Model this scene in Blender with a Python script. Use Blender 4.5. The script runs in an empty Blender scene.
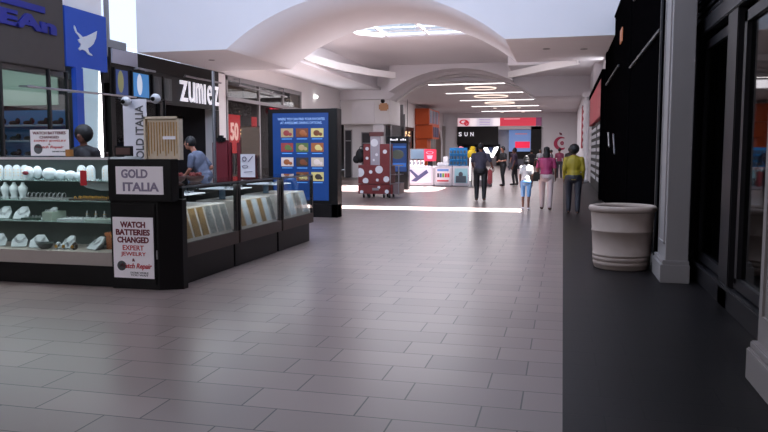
import bpy, bmesh, math, random
from mathutils import Vector, Matrix
random.seed(7)
PI = math.pi
S = bpy.context.scene
C = S.collection

# ------------------------------------------------------------------ camera
F, CX, CY = 720.0, 179.0, 64.0            # focal length and corridor vanishing point offset, px in a 768 frame
fwd = Vector((CX, CY, F)).normalized(); upv = Vector((0, F, -CY)).normalized()
# camera axes in world space (corridor = +Y, across = +X)
rt = Vector(upv).cross(fwd)
cam_x = Vector((rt.x, fwd.x, upv.x)); cam_y = Vector((rt.y, fwd.y, upv.y)); cam_z = Vector((-rt.z, -fwd.z, -upv.z))
cd = bpy.data.cameras.new('camera'); cam = bpy.data.objects.new('camera', cd); C.objects.link(cam)
M = Matrix((cam_x, cam_y, cam_z)).transposed().to_4x4(); M.translation = (0, 0, 1.55)
cam.matrix_world = M
cd.sensor_width = 36; cd.lens = F / 768 * 36; cd.clip_end = 300; cd.clip_start = 0.05
S.camera = cam

# ------------------------------------------------------------------ light and exposure
S.view_settings.view_transform = 'Standard'; S.view_settings.look = 'None'
S.view_settings.gamma = 1; S.view_settings.use_curve_mapping = False
S.view_settings.exposure = 0.0
w = bpy.data.worlds.new('world'); S.world = w; w.use_nodes = True
w.node_tree.nodes['Background'].inputs[0].default_value = (0.72, 0.82, 1.0, 1)
w.node_tree.nodes['Background'].inputs[1].default_value = 1.6
def light(name, kind, loc, rot, energy, col=(1, 1, 1), size=None, sy=None):
    l = bpy.data.lights.new(name, kind); l.energy = energy; l.color = col
    if kind == 'AREA':
        l.shape = 'RECTANGLE'; l.size = size; l.size_y = sy or size
    o = bpy.data.objects.new(name, l); C.objects.link(o); o.location = loc; o.rotation_euler = rot
    return o
sun = light('sun', 'SUN', (0, 0, 30), (0, 0, 0), 70, (1, 0.95, 0.96)); sun.data.angle = 0.006
sun.rotation_euler = Vector((-2.0, -0.3, -7.3)).to_track_quat('-Z', 'Y').to_euler()
light('near_fill_light', 'AREA', (-5.6, 13.2, 9.2), (0, 0, 0), 380, (0.76, 0.85, 1.0), 10, 6)  # added fill below the closed roof, standing in for sky light
light('header_fill_light', 'AREA', (-5.8, 7.2, 8.0), (math.radians(80), 0, 0), 1050, (0.60, 0.74, 1.0), 12, 2)  # added lamp to brighten the arched header; no window opens here
light('kiosk_fill_light', 'AREA', (-8.0, -2.5, 5.4), (math.radians(64), 0, 0), 330, (0.92, 0.91, 1.0), 6, 2)  # added fill for the kiosk front, under a closed ceiling
light('skylight_rotunda_light', 'AREA', (-5.9, 30, 6.7), (0, 0, 0), 470, (0.95, 0.94, 1.0), 5, 4)
for yy in (49, 60, 71):
    light('hall_light', 'AREA', (-5.4, yy, 5.7), (0, 0, 0), 560, (0.98, 0.94, 1.0), 9, 6)
light('ceiling_fill_left', 'AREA', (-12.4, 33, 4.3), (0, math.radians(-112), 0), 85, (0.96, 0.93, 1.0), 1.0, 14)  # added fill to brighten the rotunda ceiling; no fitting on the cornice
light('ceiling_fill_right', 'AREA', (1.1, 31, 4.3), (0, math.radians(112), 0), 80, (0.96, 0.93, 1.0), 1.0, 12)  # matching added fill from the right, also without a fitting

# ------------------------------------------------------------------ materials
def lin(c):
    return tuple((v / 12.92 if v <= 0.04045 else ((v + 0.055) / 1.055) ** 2.4) for v in c)
def rgb(r, g, b): return lin((r / 255, g / 255, b / 255))
def mat(name, col, rough=0.5, metal=0.0, var=0.06, scale=6.0, emit=None, es=0.0, bump=0.0, spec=0.5):
    m = bpy.data.materials.new(name); m.use_nodes = True
    nt = m.node_tree; b = nt.nodes['Principled BSDF']
    b.inputs['Roughness'].default_value = rough; b.inputs['Metallic'].default_value = metal
    b.inputs['Specular IOR Level'].default_value = spec
    tc = nt.nodes.new('ShaderNodeTexCoord'); n = nt.nodes.new('ShaderNodeTexNoise'); n.inputs['Scale'].default_value = scale
    n.inputs['Detail'].default_value = 4
    nt.links.new(tc.outputs['Object'], n.inputs['Vector'])
    mx = nt.nodes.new('ShaderNodeMix'); mx.data_type = 'RGBA'
    mx.inputs[6].default_value = tuple(c * (1 - var) for c in col) + (1,)
    mx.inputs[7].default_value = tuple(min(1, c * (1 + var)) for c in col) + (1,)
    nt.links.new(n.outputs['Fac'], mx.inputs[0]); nt.links.new(mx.outputs[2], b.inputs['Base Color'])
    if emit:
        b.inputs['Emission Color'].default_value = tuple(emit) + (1,); b.inputs['Emission Strength'].default_value = es
    if bump:
        bp = nt.nodes.new('ShaderNodeBump'); bp.inputs['Strength'].default_value = bump
        nt.links.new(n.outputs['Fac'], bp.inputs['Height']); nt.links.new(bp.outputs['Normal'], b.inputs['Normal'])
    return m
def glass(name, col=(0.93, 0.96, 0.95), alpha=0.12, rough=0.03):
    m = bpy.data.materials.new(name); m.use_nodes = True; nt = m.node_tree
    for n in list(nt.nodes): nt.nodes.remove(n)
    out = nt.nodes.new('ShaderNodeOutputMaterial'); mix = nt.nodes.new('ShaderNodeMixShader')
    t = nt.nodes.new('ShaderNodeBsdfTransparent'); g = nt.nodes.new('ShaderNodeBsdfGlossy')
    t.inputs[0].default_value = tuple(col) + (1,); g.inputs['Roughness'].default_value = rough
    fr = nt.nodes.new('ShaderNodeLayerWeight'); pw = nt.nodes.new('ShaderNodeMath'); pw.operation = 'POWER'; pw.inputs[1].default_value = 6.5
    nt.links.new(fr.outputs['Facing'], pw.inputs[0])
    ad = nt.nodes.new('ShaderNodeMath'); ad.operation = 'ADD'; ad.inputs[1].default_value = 0.012 + alpha * 0.15; ad.use_clamp = True
    nt.links.new(pw.outputs[0], ad.inputs[0]); nt.links.new(ad.outputs[0], mix.inputs[0])
    nt.links.new(t.outputs[0], mix.inputs[1]); nt.links.new(g.outputs[0], mix.inputs[2]); nt.links.new(mix.outputs[0], out.inputs[0])
    return m
def tiles(name, c1, c2, mortar, rough=0.28, spec=0.5):
    m = bpy.data.materials.new(name); m.use_nodes = True; nt = m.node_tree; b = nt.nodes['Principled BSDF']
    tc = nt.nodes.new('ShaderNodeTexCoord'); mp = nt.nodes.new('ShaderNodeMapping'); br = nt.nodes.new('ShaderNodeTexBrick')
    mp.inputs['Location'].default_value = (-0.268, -0.189, 0)
    br.offset = 0.675; br.offset_frequency = 2; br.squash = 1
    br.inputs['Scale'].default_value = 1; br.inputs['Brick Width'].default_value = 0.717; br.inputs['Row Height'].default_value = 0.343
    br.inputs['Mortar Size'].default_value = 0.0055; br.inputs['Mortar Smooth'].default_value = 0.2; br.inputs['Bias'].default_value = 0
    br.inputs['Color1'].default_value = c1 + (1,); br.inputs['Color2'].default_value = c2 + (1,); br.inputs['Mortar'].default_value = mortar + (1,)
    nt.links.new(tc.outputs['Object'], mp.inputs[0]); nt.links.new(mp.outputs[0], br.inputs['Vector'])
    nt.links.new(br.outputs['Color'], b.inputs['Base Color'])
    b.inputs['Roughness'].default_value = rough
    b.inputs['Specular IOR Level'].default_value = spec
    bp = nt.nodes.new('ShaderNodeBump'); bp.inputs['Strength'].default_value = 0.25; bp.inputs['Distance'].default_value = 0.003; bp.invert = True
    nt.links.new(br.outputs['Fac'], bp.inputs['Height']); nt.links.new(bp.outputs['Normal'], b.inputs['Normal'])
    return m
m_floor = tiles('floor_tile', rgb(141, 124, 119), rgb(126, 111, 106), rgb(34, 28, 27), 0.29)
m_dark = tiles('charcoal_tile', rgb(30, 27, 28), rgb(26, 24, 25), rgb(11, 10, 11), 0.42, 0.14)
m_plaster = mat('cream_plaster', rgb(221, 218, 222), 0.85, var=0.02, scale=1.5)
m_white = mat('white_plaster', rgb(225, 222, 222), 0.8, var=0.02, scale=1.5)
m_pil = mat('painted_pilaster', rgb(146, 139, 137), 0.6, var=0.03)
m_black = mat('black_laminate', rgb(13, 11, 12), 0.38, var=0.15, spec=0.3)
m_blackm = mat('matte_black', rgb(16, 15, 16), 0.75, var=0.1)
m_frame = mat('dark_bronze_frame', rgb(34, 32, 35), 0.45, metal=0.3, var=0.1)
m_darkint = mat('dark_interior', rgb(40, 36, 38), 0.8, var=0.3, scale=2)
m_brown = mat('brown_fascia', rgb(58, 52, 50), 0.7, var=0.08)
m_blue = mat('royal_blue_panel', rgb(22, 66, 160), 0.6, var=0.05)
m_bluelet = mat('blue_letter', rgb(16, 24, 112), 0.6, emit=rgb(20, 30, 170), es=0.04)
m_wlet = mat('lit_white_letter', rgb(240, 240, 245), 0.4, emit=(0.9, 0.88, 1), es=0.5)
m_wht = mat('white_paint', rgb(225, 222, 225), 0.5, var=0.03)
m_offw = mat('off_white_velvet', rgb(176, 180, 186), 0.8, var=0.05, scale=30)
m_grey = mat('grey_panel', rgb(140, 138, 140), 0.6)
m_grey2 = mat('silver_metal', rgb(150, 150, 155), 0.3, metal=0.8)
m_base = mat('case_band', rgb(70, 56, 50), 0.45, var=0.12)
m_deck = mat('case_deck_laminate', rgb(160, 150, 145), 0.55)
m_red = mat('red_print', rgb(190, 25, 40), 0.6)
m_dred = mat('maroon_print', rgb(110, 20, 40), 0.6)
m_pinkr = mat('coral_red_panel', rgb(205, 50, 70), 0.6, emit=rgb(205, 50, 70), es=0.5)
m_maroon = mat('maroon_leather', rgb(96, 16, 28), 0.5)
m_paper = mat('sign_paper', rgb(246, 240, 246), 0.7, var=0.02)
m_lav = mat('grey_lavender_letter', rgb(138, 128, 152), 0.6)
m_dgrey = mat('dark_grey_letter', rgb(88, 86, 90), 0.6)
m_gold = mat('gold_chain', rgb(200, 150, 70), 0.35, metal=0.6, var=0.3, scale=60)
m_beige = mat('beige_velvet', rgb(214, 196, 172), 0.8, var=0.15, scale=25)
m_glass = glass('case_glass')
m_sglass = glass('storefront_glass', (0.78, 0.8, 0.8), 0.15)
m_skyglass = glass('skylight_glass', (0.93, 0.95, 0.97), 0.05)
m_planter = mat('planter_resin', rgb(160, 142, 132), 0.7, var=0.05, scale=12)
m_cart = mat('cart_red_brown', rgb(118, 34, 34), 0.5, var=0.05)
m_orange = mat('orange_panel', rgb(186, 78, 32), 0.5)
m_tube = mat('lamp_tube', (1, 1, 1), 0.4, emit=(1, 0.95, 0.95), es=5)
m_ring = mat('lamp_ring', (1, 0.9, 0.8), 0.4, emit=(1, 0.80, 0.68), es=1.3)
m_spot = mat('lamp_spot', (1, 1, 1), 0.4, emit=(1, 0.97, 0.95), es=4)
m_warm = mat('warm_bulb', (1, 0.7, 0.4), 0.4, emit=(1, 0.62, 0.3), es=5)
m_rubber = mat('rubber', rgb(25, 25, 26), 0.7)
m_skin = mat('skin_brown', rgb(110, 72, 58), 0.55)
m_skin2 = mat('skin_tan', rgb(176, 118, 96), 0.55)
m_hair = mat('black_hair', rgb(18, 15, 16), 0.6)
m_eye = mat('eye', rgb(20, 15, 15), 0.2)
m_bk = mat('satin_black', rgb(7, 6, 7), 0.8, var=0.1, spec=0.0)
_pc = {}
def pm(r, g, b, rough=0.6, es=0.0, metal=0.0):
    k = (r, g, b, rough, es, metal)
    if k not in _pc:
        _pc[k] = mat('paint_%d_%d_%d' % (r, g, b), rgb(r, g, b), rough, metal=metal, emit=rgb(r, g, b) if es else None, es=es)
    return _pc[k]

# ------------------------------------------------------------------ mesh helpers
def box(bm, x0, x1, y0, y1, z0, z1, bev=0.0):
    vs = [bm.verts.new(p) for p in ((x0,y0,z0),(x1,y0,z0),(x1,y1,z0),(x0,y1,z0),(x0,y0,z1),(x1,y0,z1),(x1,y1,z1),(x0,y1,z1))]
    fs = [bm.faces.new([vs[i] for i in f]) for f in ((0,3,2,1),(4,5,6,7),(0,1,5,4),(1,2,6,5),(2,3,7,6),(3,0,4,7))]
    if bev:
        es = list({e for f in fs for e in f.edges})
        bmesh.ops.bevel(bm, geom=es, offset=bev, segments=2, affect='EDGES')
    return bm
def B(*a, **k): return box(bmesh.new(), *a, **k)
def boxes(lst, bev=0.0):
    bm = bmesh.new()
    for l in lst: box(bm, *l, bev=bev)
    return bm
def prism(bm, pts, axis, a, b):
    """extrude polygon pts along axis from a to b. axis 'y': pts (x,z); 'x': pts (y,z); 'z': pts (x,y)"""
    def P(p, t):
        return (p[0], t, p[1]) if axis == 'y' else ((t, p[0], p[1]) if axis == 'x' else (p[0], p[1], t))
    v0 = [bm.verts.new(P(p, a)) for p in pts]; v1 = [bm.verts.new(P(p, b)) for p in pts]
    n = len(pts)
    bm.faces.new(v0); bm.faces.new(v1[::-1])
    for i in range(n): bm.faces.new((v0[i], v1[i], v1[(i+1) % n], v0[(i+1) % n]))
    bmesh.ops.recalc_face_normals(bm, faces=bm.faces)
    return bm
def tube(bm, p, q, r1, r2=None, seg=12, caps=True):
    p = Vector(p); q = Vector(q); r2 = r1 if r2 is None else r2; d = (q - p)
    if d.length < 1e-6: return bm
    zq = d.to_track_quat('Z', 'Y').to_matrix()
    a = []; b = []
    for i in range(seg):
        t = 2 * PI * i / seg; u = zq @ Vector((math.cos(t), math.sin(t), 0))
        a.append(bm.verts.new(p + u * r1)); b.append(bm.verts.new(q + u * r2))
    for i in range(seg): bm.faces.new((a[i], a[(i+1) % seg], b[(i+1) % seg], b[i]))
    if caps: bm.faces.new(a[::-1]); bm.faces.new(b)
    return bm
def ball(bm, c, r, sc=(1, 1, 1), seg=14, rot=None):
    m = Matrix.Translation(c) @ (rot.to_4x4() if rot else Matrix.Identity(4)) @ Matrix.Diagonal((r * sc[0], r * sc[1], r * sc[2], 1))
    bmesh.ops.create_uvsphere(bm, u_segments=seg, v_segments=max(6, seg // 2 + 1), radius=1, matrix=m)
    return bm
def capsule(bm, p, q, r1, r2, seg=12):
    tube(bm, p, q, r1, r2, seg); ball(bm, p, r1, seg=seg); ball(bm, q, r2, seg=seg); return bm
def lathe(bm, prof, c=(0, 0), seg=40):
    rings = []
    for r, z in prof: rings.append([bm.verts.new((c[0] + r * math.cos(2*PI*i/seg), c[1] + r * math.sin(2*PI*i/seg), z)) for i in range(seg)])
    for a, b in zip(rings, rings[1:]):
        for i in range(seg): bm.faces.new((a[i], a[(i+1) % seg], b[(i+1) % seg], b[i]))
    bm.faces.new(rings[0][::-1]); bm.faces.new(rings[-1])
    return bm
def torus(bm, c, R, r, axis='z', seg=32, s2=8, sc=(1, 1)):
    g = []
    for i in range(seg):
        t = 2*PI*i/seg; ring = []
        for j in range(s2):
            u = 2*PI*j/s2; rr = R + r*math.cos(u); a, b2, h = rr*math.cos(t)*sc[0], rr*math.sin(t)*sc[1], r*math.sin(u)
            p = {'z': (a, b2, h), 'y': (a, h, b2), 'x': (h, a, b2)}[axis]
            ring.append(bm.verts.new((c[0]+p[0], c[1]+p[1], c[2]+p[2])))
        g.append(ring)
    for i in range(seg):
        for j in range(s2): bm.faces.new((g[i][j], g[(i+1) % seg][j], g[(i+1) % seg][(j+1) % s2], g[i][(j+1) % s2]))
    return bm
ROOT = {}
def link(name, bm, m, parent=None, smooth=False):
    """bm is in world coordinates; the object is stored relative to its root"""
    off = ROOT.get(parent.name, Vector((0, 0, 0))) if parent else Vector((0, 0, 0))
    if parent is None:
        xs = [v.co for v in bm.verts]
        lo = Vector((min(v.x for v in xs), min(v.y for v in xs), min(v.z for v in xs))); hi = Vector((max(v.x for v in xs), max(v.y for v in xs), 0))
        off = Vector(((lo.x + hi.x) / 2, (lo.y + hi.y) / 2, lo.z))
    bmesh.ops.translate(bm, verts=bm.verts, vec=-off)
    me = bpy.data.meshes.new(name); bm.to_mesh(me); bm.free(); me.materials.append(m)
    if smooth:
        for p in me.polygons: p.use_smooth = True
    o = bpy.data.objects.new(name, me); C.objects.link(o)
    if parent: o.parent = parent
    else: o.location = off
    ROOT[o.name] = off
    return o
def seach(name, lst, m):
    for l in lst: struct(name, B(*l), m)
def leach(name, lst, m, parent, bev=0.0):
    for l in lst: link(name, B(*l, bev=bev), m, parent)
def struct(name, bm, m):
    # keep texture coordinates in world metres
    me = bpy.data.meshes.new(name); bm.to_mesh(me); bm.free(); me.materials.append(m)
    o = bpy.data.objects.new(name, me); C.objects.link(o); o['kind'] = 'structure'; return o
def thing(name, label, cat, loc, group=None):
    o = bpy.data.objects.new(name, None); C.objects.link(o); o.location = loc; o.empty_display_size = 0.1
    o['label'] = label; o['category'] = cat
    if group: o['group'] = group
    ROOT[o.name] = Vector(loc); return o
def tag(o, label, cat, group=None):
    o['label'] = label; o['category'] = cat
    if group: o['group'] = group
    return o
def dup(root, loc, rz=None, label=None, group=None):
    r = root.copy(); C.objects.link(r); r.location = loc; ROOT[r.name] = Vector(loc)
    if rz is not None: r.rotation_euler = (0, 0, rz)
    if label: r['label'] = label
    if group: r['group'] = group
    for ch in list(root.children):
        c = ch.copy(); C.objects.link(c); c.parent = r
        for g in list(ch.children):
            d = g.copy(); C.objects.link(d); d.parent = c
    return r
def text_bm(s, w, h, facing, at, depth=0.01, bold=0.0, shear=0.0):
    """lettering fitted into w x h, centred at `at`; facing '-y', '+x' or '-x'"""
    cu = bpy.data.curves.new('t', 'FONT'); cu.body = s; cu.align_x = 'CENTER'; cu.align_y = 'CENTER'; cu.offset = bold; cu.shear = shear
    cu.extrude = 0.5; cu.resolution_u = 3
    o = bpy.data.objects.new('t', cu); C.objects.link(o); dg = bpy.context.evaluated_depsgraph_get(); dg.update()
    me = bpy.data.meshes.new_from_object(o.evaluated_get(dg)); bm = bmesh.new(); bm.from_mesh(me)
    bpy.data.objects.remove(o); bpy.data.curves.remove(cu); bpy.data.meshes.remove(me)
    xs = [v.co.x for v in bm.verts]; ys = [v.co.y for v in bm.verts]
    x0, x1, y0, y1 = min(xs), max(xs), min(ys), max(ys)
    for v in bm.verts:
        a = (v.co.x - (x0+x1)/2) / (x1-x0) * w; b = (v.co.y - (y0+y1)/2) / (y1-y0) * h; d = v.co.z * depth
        if facing == '-y': v.co = (at[0] + a, at[1] - d, at[2] + b)
        elif facing == '+x': v.co = (at[0] + d, at[1] + a, at[2] + b)
        else: v.co = (at[0] - d, at[1] - a, at[2] + b)
    bmesh.ops.recalc_face_normals(bm, faces=bm.faces)
    return bm

# ------------------------------------------------------------------ structure
struct('floor', B(-18.5, 0.03, -4, 86, -0.1, 0), m_floor)
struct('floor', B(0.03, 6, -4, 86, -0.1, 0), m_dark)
AX, AZ, AR = -5.8, -0.45, 6.6
def arch_poly(x0, x1, zb, zt, R=AR, n=48):
    """solid wall between zb and zt with the round arch cut in its underside"""
    dx = math.sqrt(R*R - (zb-AZ)**2); a0 = math.atan2(zb-AZ, -dx); a1 = math.atan2(zb-AZ, dx)
    return dx, a0, a1
def arch_block(x0, x1, y0, y1, zb, zt, R=AR, n=48):
    bm = bmesh.new()
    dx, a0, a1 = arch_poly(x0, x1, zb, zt, R)
    arc = [(AX + R*math.cos(a0 + (a1-a0)*i/n), AZ + R*math.sin(a0 + (a1-a0)*i/n)) for i in range(n+1)]
    def col(y):
        lo = [bm.verts.new((x, y, z)) for x, z in arc]; hi = [bm.verts.new((x, y, zt)) for x, z in arc]
        return lo, hi, [bm.verts.new((x0, y, zb)), bm.verts.new((x0, y, zt))], [bm.verts.new((x1, y, zb)), bm.verts.new((x1, y, zt))]
    A = col(y0); D = col(y1)
    for (lo, hi, L, R_), flip in ((A, False), (D, True)):
        for i in range(n): bm.faces.new((lo[i], lo[i+1], hi[i+1], hi[i]))
        bm.faces.new((L[0], lo[0], hi[0], L[1])); bm.faces.new((lo[-1], R_[0], R_[1], hi[-1]))
    for i in range(n):
        f = bm.faces.new((A[0][i], A[0][i+1], D[0][i+1], D[0][i])); f.smooth = True
        bm.faces.new((A[1][i], A[1][i+1], D[1][i+1], D[1][i]))
    for k in (2, 3):
        bm.faces.new((A[k][0], A[k][1], D[k][1], D[k][0]))
    bm.faces.new((A[2][0], A[0][0], D[0][0], D[2][0])); bm.faces.new((A[2][1], A[1][0], D[1][0], D[2][1]))
    bm.faces.new((A[3][0], A[0][-1], D[0][-1], D[3][0])); bm.faces.new((A[3][1], A[1][-1], D[1][-1], D[3][1]))
    bmesh.ops.remove_doubles(bm, verts=bm.verts, dist=1e-5); bmesh.ops.recalc_face_normals(bm, faces=bm.faces)
    return bm
struct('wall_header', arch_block(-13.02, 1.6, 20.4, 25.8, 4.65, 9.5), m_plaster)
struct('wall_header', arch_block(-13.0, 1.6, 41.6, 43.6, 4.65, 7.2), m_plaster)
# projecting box over the second arch (narrower than the arch)
bm = bmesh.new()
bx0, bx1 = -9.6, -2.75
pts = [(bx0, 7.0)]; n = 30
for i in range(n+1):
    x = bx0 + (bx1-bx0)*i/n; pts.append((x, AZ + math.sqrt(AR*AR - (x-AX)**2)))
pts.append((bx1, 7.0))
struct('trim_1', prism(bm, pts, 'y', 40.0, 41.6), m_plaster)
# thin bright rim of the second arch
bm = bmesh.new()
dx, a0, a1 = arch_poly(0, 0, 4.65, 0)
for i in range(48):
    t0 = a0 + (a1-a0)*i/48; t1 = a0 + (a1-a0)*(i+1)/48
    q = [(AX+r*math.cos(t), AZ+r*math.sin(t)) for t, r in ((t0, AR-0.10), (t1, AR-0.10), (t1, AR-0.002), (t0, AR-0.002))]
    prism(bm, q, 'y', 43.3, 43.6)
struct('trim_2', bm, m_white)
# roof of the near hall with the sun slot
def slab(name, x0, x1, y0, y1, z, hole=None, m=None, th=0.25):
    bm = bmesh.new()
    if hole is None: box(bm, x0, x1, y0, y1, z, z+th)
    else:
        a, b, c, d = hole
        box(bm, x0, a, y0, y1, z, z+th); box(bm, b, x1, y0, y1, z, z+th); box(bm, a, b, y0, c, z, z+th); box(bm, a, b, d, y1, z, z+th)
    return struct(name, bm, m or m_white)
slab('ceiling', -19, 6, 6.2, 20.4, 9.5, (-6.8, 1.65, 19.3, 20.38))
slab('ceiling', -19, 6, -4, 6.2, 6.4)
struct('wall_front', B(-19, 6, 6.1, 6.3, 6.4, 9.5), m_white)
# rotunda ceiling with octagonal skylight opening
bm = bmesh.new()
sx, sy = -6.0, 30.0
def octv(rx, ry, ch):
    return [(sx-rx+ch, sy-ry), (sx+rx-ch, sy-ry), (sx+rx, sy-ry+ch), (sx+rx, sy+ry-ch), (sx+rx-ch, sy+ry), (sx-rx+ch, sy+ry), (sx-rx, sy+ry-ch), (sx-rx, sy-ry+ch)]
O = octv(3.0, 2.4, 1.0)
RIM = [(-10.85, 24.9), (-10.85, 41.7), (-2.6, 41.7), (-2.6, 36.1), (0.7, 36.1), (0.7, 24.9)]
# shallow dome surface from the skylight rim out to an ellipse, then a flat roof deck above
N = 96; rings = []
def octpt(t, O=O):
    d = Vector((math.cos(t), math.sin(t))); best = 1e9
    for i in range(len(O)):
        p = Vector(O[i]) - Vector((sx, sy)); q = Vector(O[(i+1) % len(O)]) - Vector((sx, sy)); e = q - p
        den = d.x*e.y - d.y*e.x
        if abs(den) < 1e-9: continue
        s = (p.x*e.y - p.y*e.x)/den; u = (p.x*d.y - p.y*d.x)/den
        if s > 0 and -1e-6 <= u <= 1+1e-6: best = min(best, s)
    return (sx + d.x*best, sy + d.y*best)
ctr = (-5.8, 32.6)
for k in range(9):
    f = k/8; ring = []
    for i in range(N):
        t = 2*PI*i/N; o_ = octpt(t); e_ = octpt(t, RIM)
        x = o_[0]*(1-f) + e_[0]*f; y = o_[1]*(1-f) + e_[1]*f
        ring.append(bm.verts.new((x, y, 6.75 - 0.52*f*f)))
    rings.append(ring)
for k in range(8):
    for i in range(N):
        f_ = bm.faces.new((rings[k][i], rings[k][(i+1) % N], rings[k+1][(i+1) % N], rings[k+1][i])); f_.smooth = True
up_ = [bm.verts.new((v.co.x, v.co.y, 6.84)) for v in rings[0]]
for i in range(N): bm.faces.new((rings[0][i], up_[i], up_[(i+1) % N], rings[0][(i+1) % N]))
bmesh.ops.recalc_face_normals(bm, faces=bm.faces)
struct('ceiling', bm, m_plaster)
bm = bmesh.new()   # roof deck above
box(bm, -14.2, -9.6, 25.8, 86, 7.2, 7.3); box(bm, -2.4, 6, 25.8, 37.35, 7.2, 7.3); box(bm, -9.6, -2.4, 25.8, 26.6, 7.2, 7.3)
box(bm, -9.6, -1.5, 38.6, 86, 7.2, 7.5); box(bm, -2.4, -1.5, 37.3, 38.6, 7.2, 7.5); box(bm, -1.5, 6, 37.35, 86, 7.2, 7.5)
box(bm, -19, 6, 20.4, 24.8, 9.5, 9.75)
struct('ceiling', bm, m_plaster)
# skylight glass and bars
sk = thing('skylight', 'bright octagonal roof skylight with thin bars above the round ceiling', 'skylight', (sx, sy, 7.3)); sk['kind'] = 'structure'
bm = bmesh.new(); prism(bm, [(p[0], p[1]) for p in octv(3.1, 2.5, 1.0)], 'z', 6.86, 6.875); link('pane', bm, m_skyglass, sk)
bm = bmesh.new()
for dx_ in (-1.9, 0, 1.9): box(bm, sx+dx_-0.04, sx+dx_+0.04, sy-2.5, sy+2.5, 6.80, 6.855)
for dy_ in (-1.0, 1.0): box(bm, sx-3.1, sx+3.1, sy+dy_-0.04, sy+dy_+0.04, 6.76, 6.80)
link('bar', bm, m_white, sk)
# side soffits of the rotunda and the two hanging cove fins
seach('ceiling', [(-13.2, -10.5, 24.8, 41.6, 5.2, 5.35)], m_plaster)
seach('ceiling', [(-13.2, -10.72, 25.8, 41.6, 5.35, 7.2)], m_plaster)
seach('ceiling', [(0.6, 1.6, 25.8, 36.0, 5.75, 5.9), (-2.7, 1.34, 36.0, 41.6, 5.75, 5.9), (0.6, 1.6, 25.8, 36.0, 5.9, 7.2), (-2.7, 1.34, 36.0, 41.6, 5.9, 7.2)], m_plaster)
def fin(name, pts, z0, z1, th=0.14):
    bm = bmesh.new(); L = []
    for i, p in enumerate(pts):
        a = Vector(pts[max(0, i-1)]); b = Vector(pts[min(len(pts)-1, i+1)]); d = (b-a).normalized(); nrm = Vector((-d.y, d.x))
        L.append((Vector(p)+nrm*th/2, Vector(p)-nrm*th/2))
    V = [[bm.verts.new((q.x, q.y, z)) for q in l for z in (z0, z1)] for l in L]
    for a, b in zip(V, V[1:]):
        bm.faces.new((a[0], b[0], b[1], a[1])); bm.faces.new((a[2], a[3], b[3], b[2])); bm.faces.new((a[1], b[1], b[3], a[3])); bm.faces.new((a[0], a[2], b[2], b[0]))
    bm.faces.new((V[0][0], V[0][1], V[0][3], V[0][2])); bm.faces.new((V[-1][0], V[-1][2], V[-1][3], V[-1][1]))
    bmesh.ops.recalc_face_normals(bm, faces=bm.faces)
    return struct(name, bm, m_white)
fin('trim_3', [(-9.75, 24.9), (-10.35, 27.0), (-10.5, 29.5), (-10.2, 32.4), (-9.4, 35.2), (-8.6, 37.0)], 5.35, 5.68)
fin('trim_4', [(-2.75, 37.6), (-1.1, 35.0), (0.55, 32.4)], 5.3, 5.62)
# far hall ceiling with end
seach('ceiling', [(-13.2, 3.0, 43.6, 81, 5.8, 6.0)], m_plaster)
seach('wall_end', [(-13.2, -11.4, 80, 80.3, 0, 5.8), (-11.4, -2.3, 80, 80.3, 5.25, 5.8), (-2.3, 3.0, 80, 80.3, 0, 5.8), (-11.4, -2.3, 83, 83.2, 0, 5.3)], m_plaster)
# left wall: above the shopfronts, piers between them
seach('wall_left', [(-14, -13.2, 15.0, 18.9, 4.55, 9.5), (-14, -13.3, -4, 15.0, 4.55, 9.5), (-14, -13, 24.8, 41.6, 4.6, 5.35),
    (-13.6, -13, 25.85, 26.45, 0, 4.65), (-13.6, -13, 34.9, 35.7, 0, 4.6), (-13.6, -13, 38.3, 39.1, 0, 4.6), (-13.6, -13.0, 35.7, 38.3, 3.6, 4.6), (-13.6, -13.0, 39.1, 41.6, 3.3, 4.6),
    (-14, -13.02, 63.5, 80, 0, 5.8), (-14, -13, 43.6, 63.5, 3.7, 5.8)], m_white)
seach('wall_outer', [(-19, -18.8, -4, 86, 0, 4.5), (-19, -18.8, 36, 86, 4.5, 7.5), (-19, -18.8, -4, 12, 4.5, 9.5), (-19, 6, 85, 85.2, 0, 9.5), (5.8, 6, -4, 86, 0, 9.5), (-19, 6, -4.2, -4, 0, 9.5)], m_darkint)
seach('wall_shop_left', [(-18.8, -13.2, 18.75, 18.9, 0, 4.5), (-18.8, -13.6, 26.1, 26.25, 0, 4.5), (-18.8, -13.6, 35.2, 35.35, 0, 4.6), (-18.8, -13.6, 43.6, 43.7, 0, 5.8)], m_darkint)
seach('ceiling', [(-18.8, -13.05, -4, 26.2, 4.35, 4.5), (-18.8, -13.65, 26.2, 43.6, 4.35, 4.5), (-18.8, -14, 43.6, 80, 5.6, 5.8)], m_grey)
# clerestory window strip high on the left
wn = struct('window_1', boxes([(-13.6, -13.58, 18.9, 22.5, 4.9, 9.5)]), m_skyglass)
struct('trim_5', boxes([(-13.55, -13.4, 18.9, 20.4, 4.55, 4.95), (-13.55, -13.4, 19.5, 19.56, 4.95, 9.5)]), m_grey)
# wall beyond the right shops
seach('wall_right', [(1.7, 1.9, 10.2, 86, 0, 7.2), (1.35, 1.7, 36.0, 79.9, 0, 5.9), (1.45, 1.9, -4, 10.2, 3.7, 6.4), (1.68, 1.9, 5.0, 20.38, 6.4, 9.5), (1.62, 1.9, 10.3, 24.8, 5.3, 6.4)], m_plaster)
seach('wall_shop_right', [(1.9, 5.8, 10.0, 10.2, 0, 6.4)], m_darkint)
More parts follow.
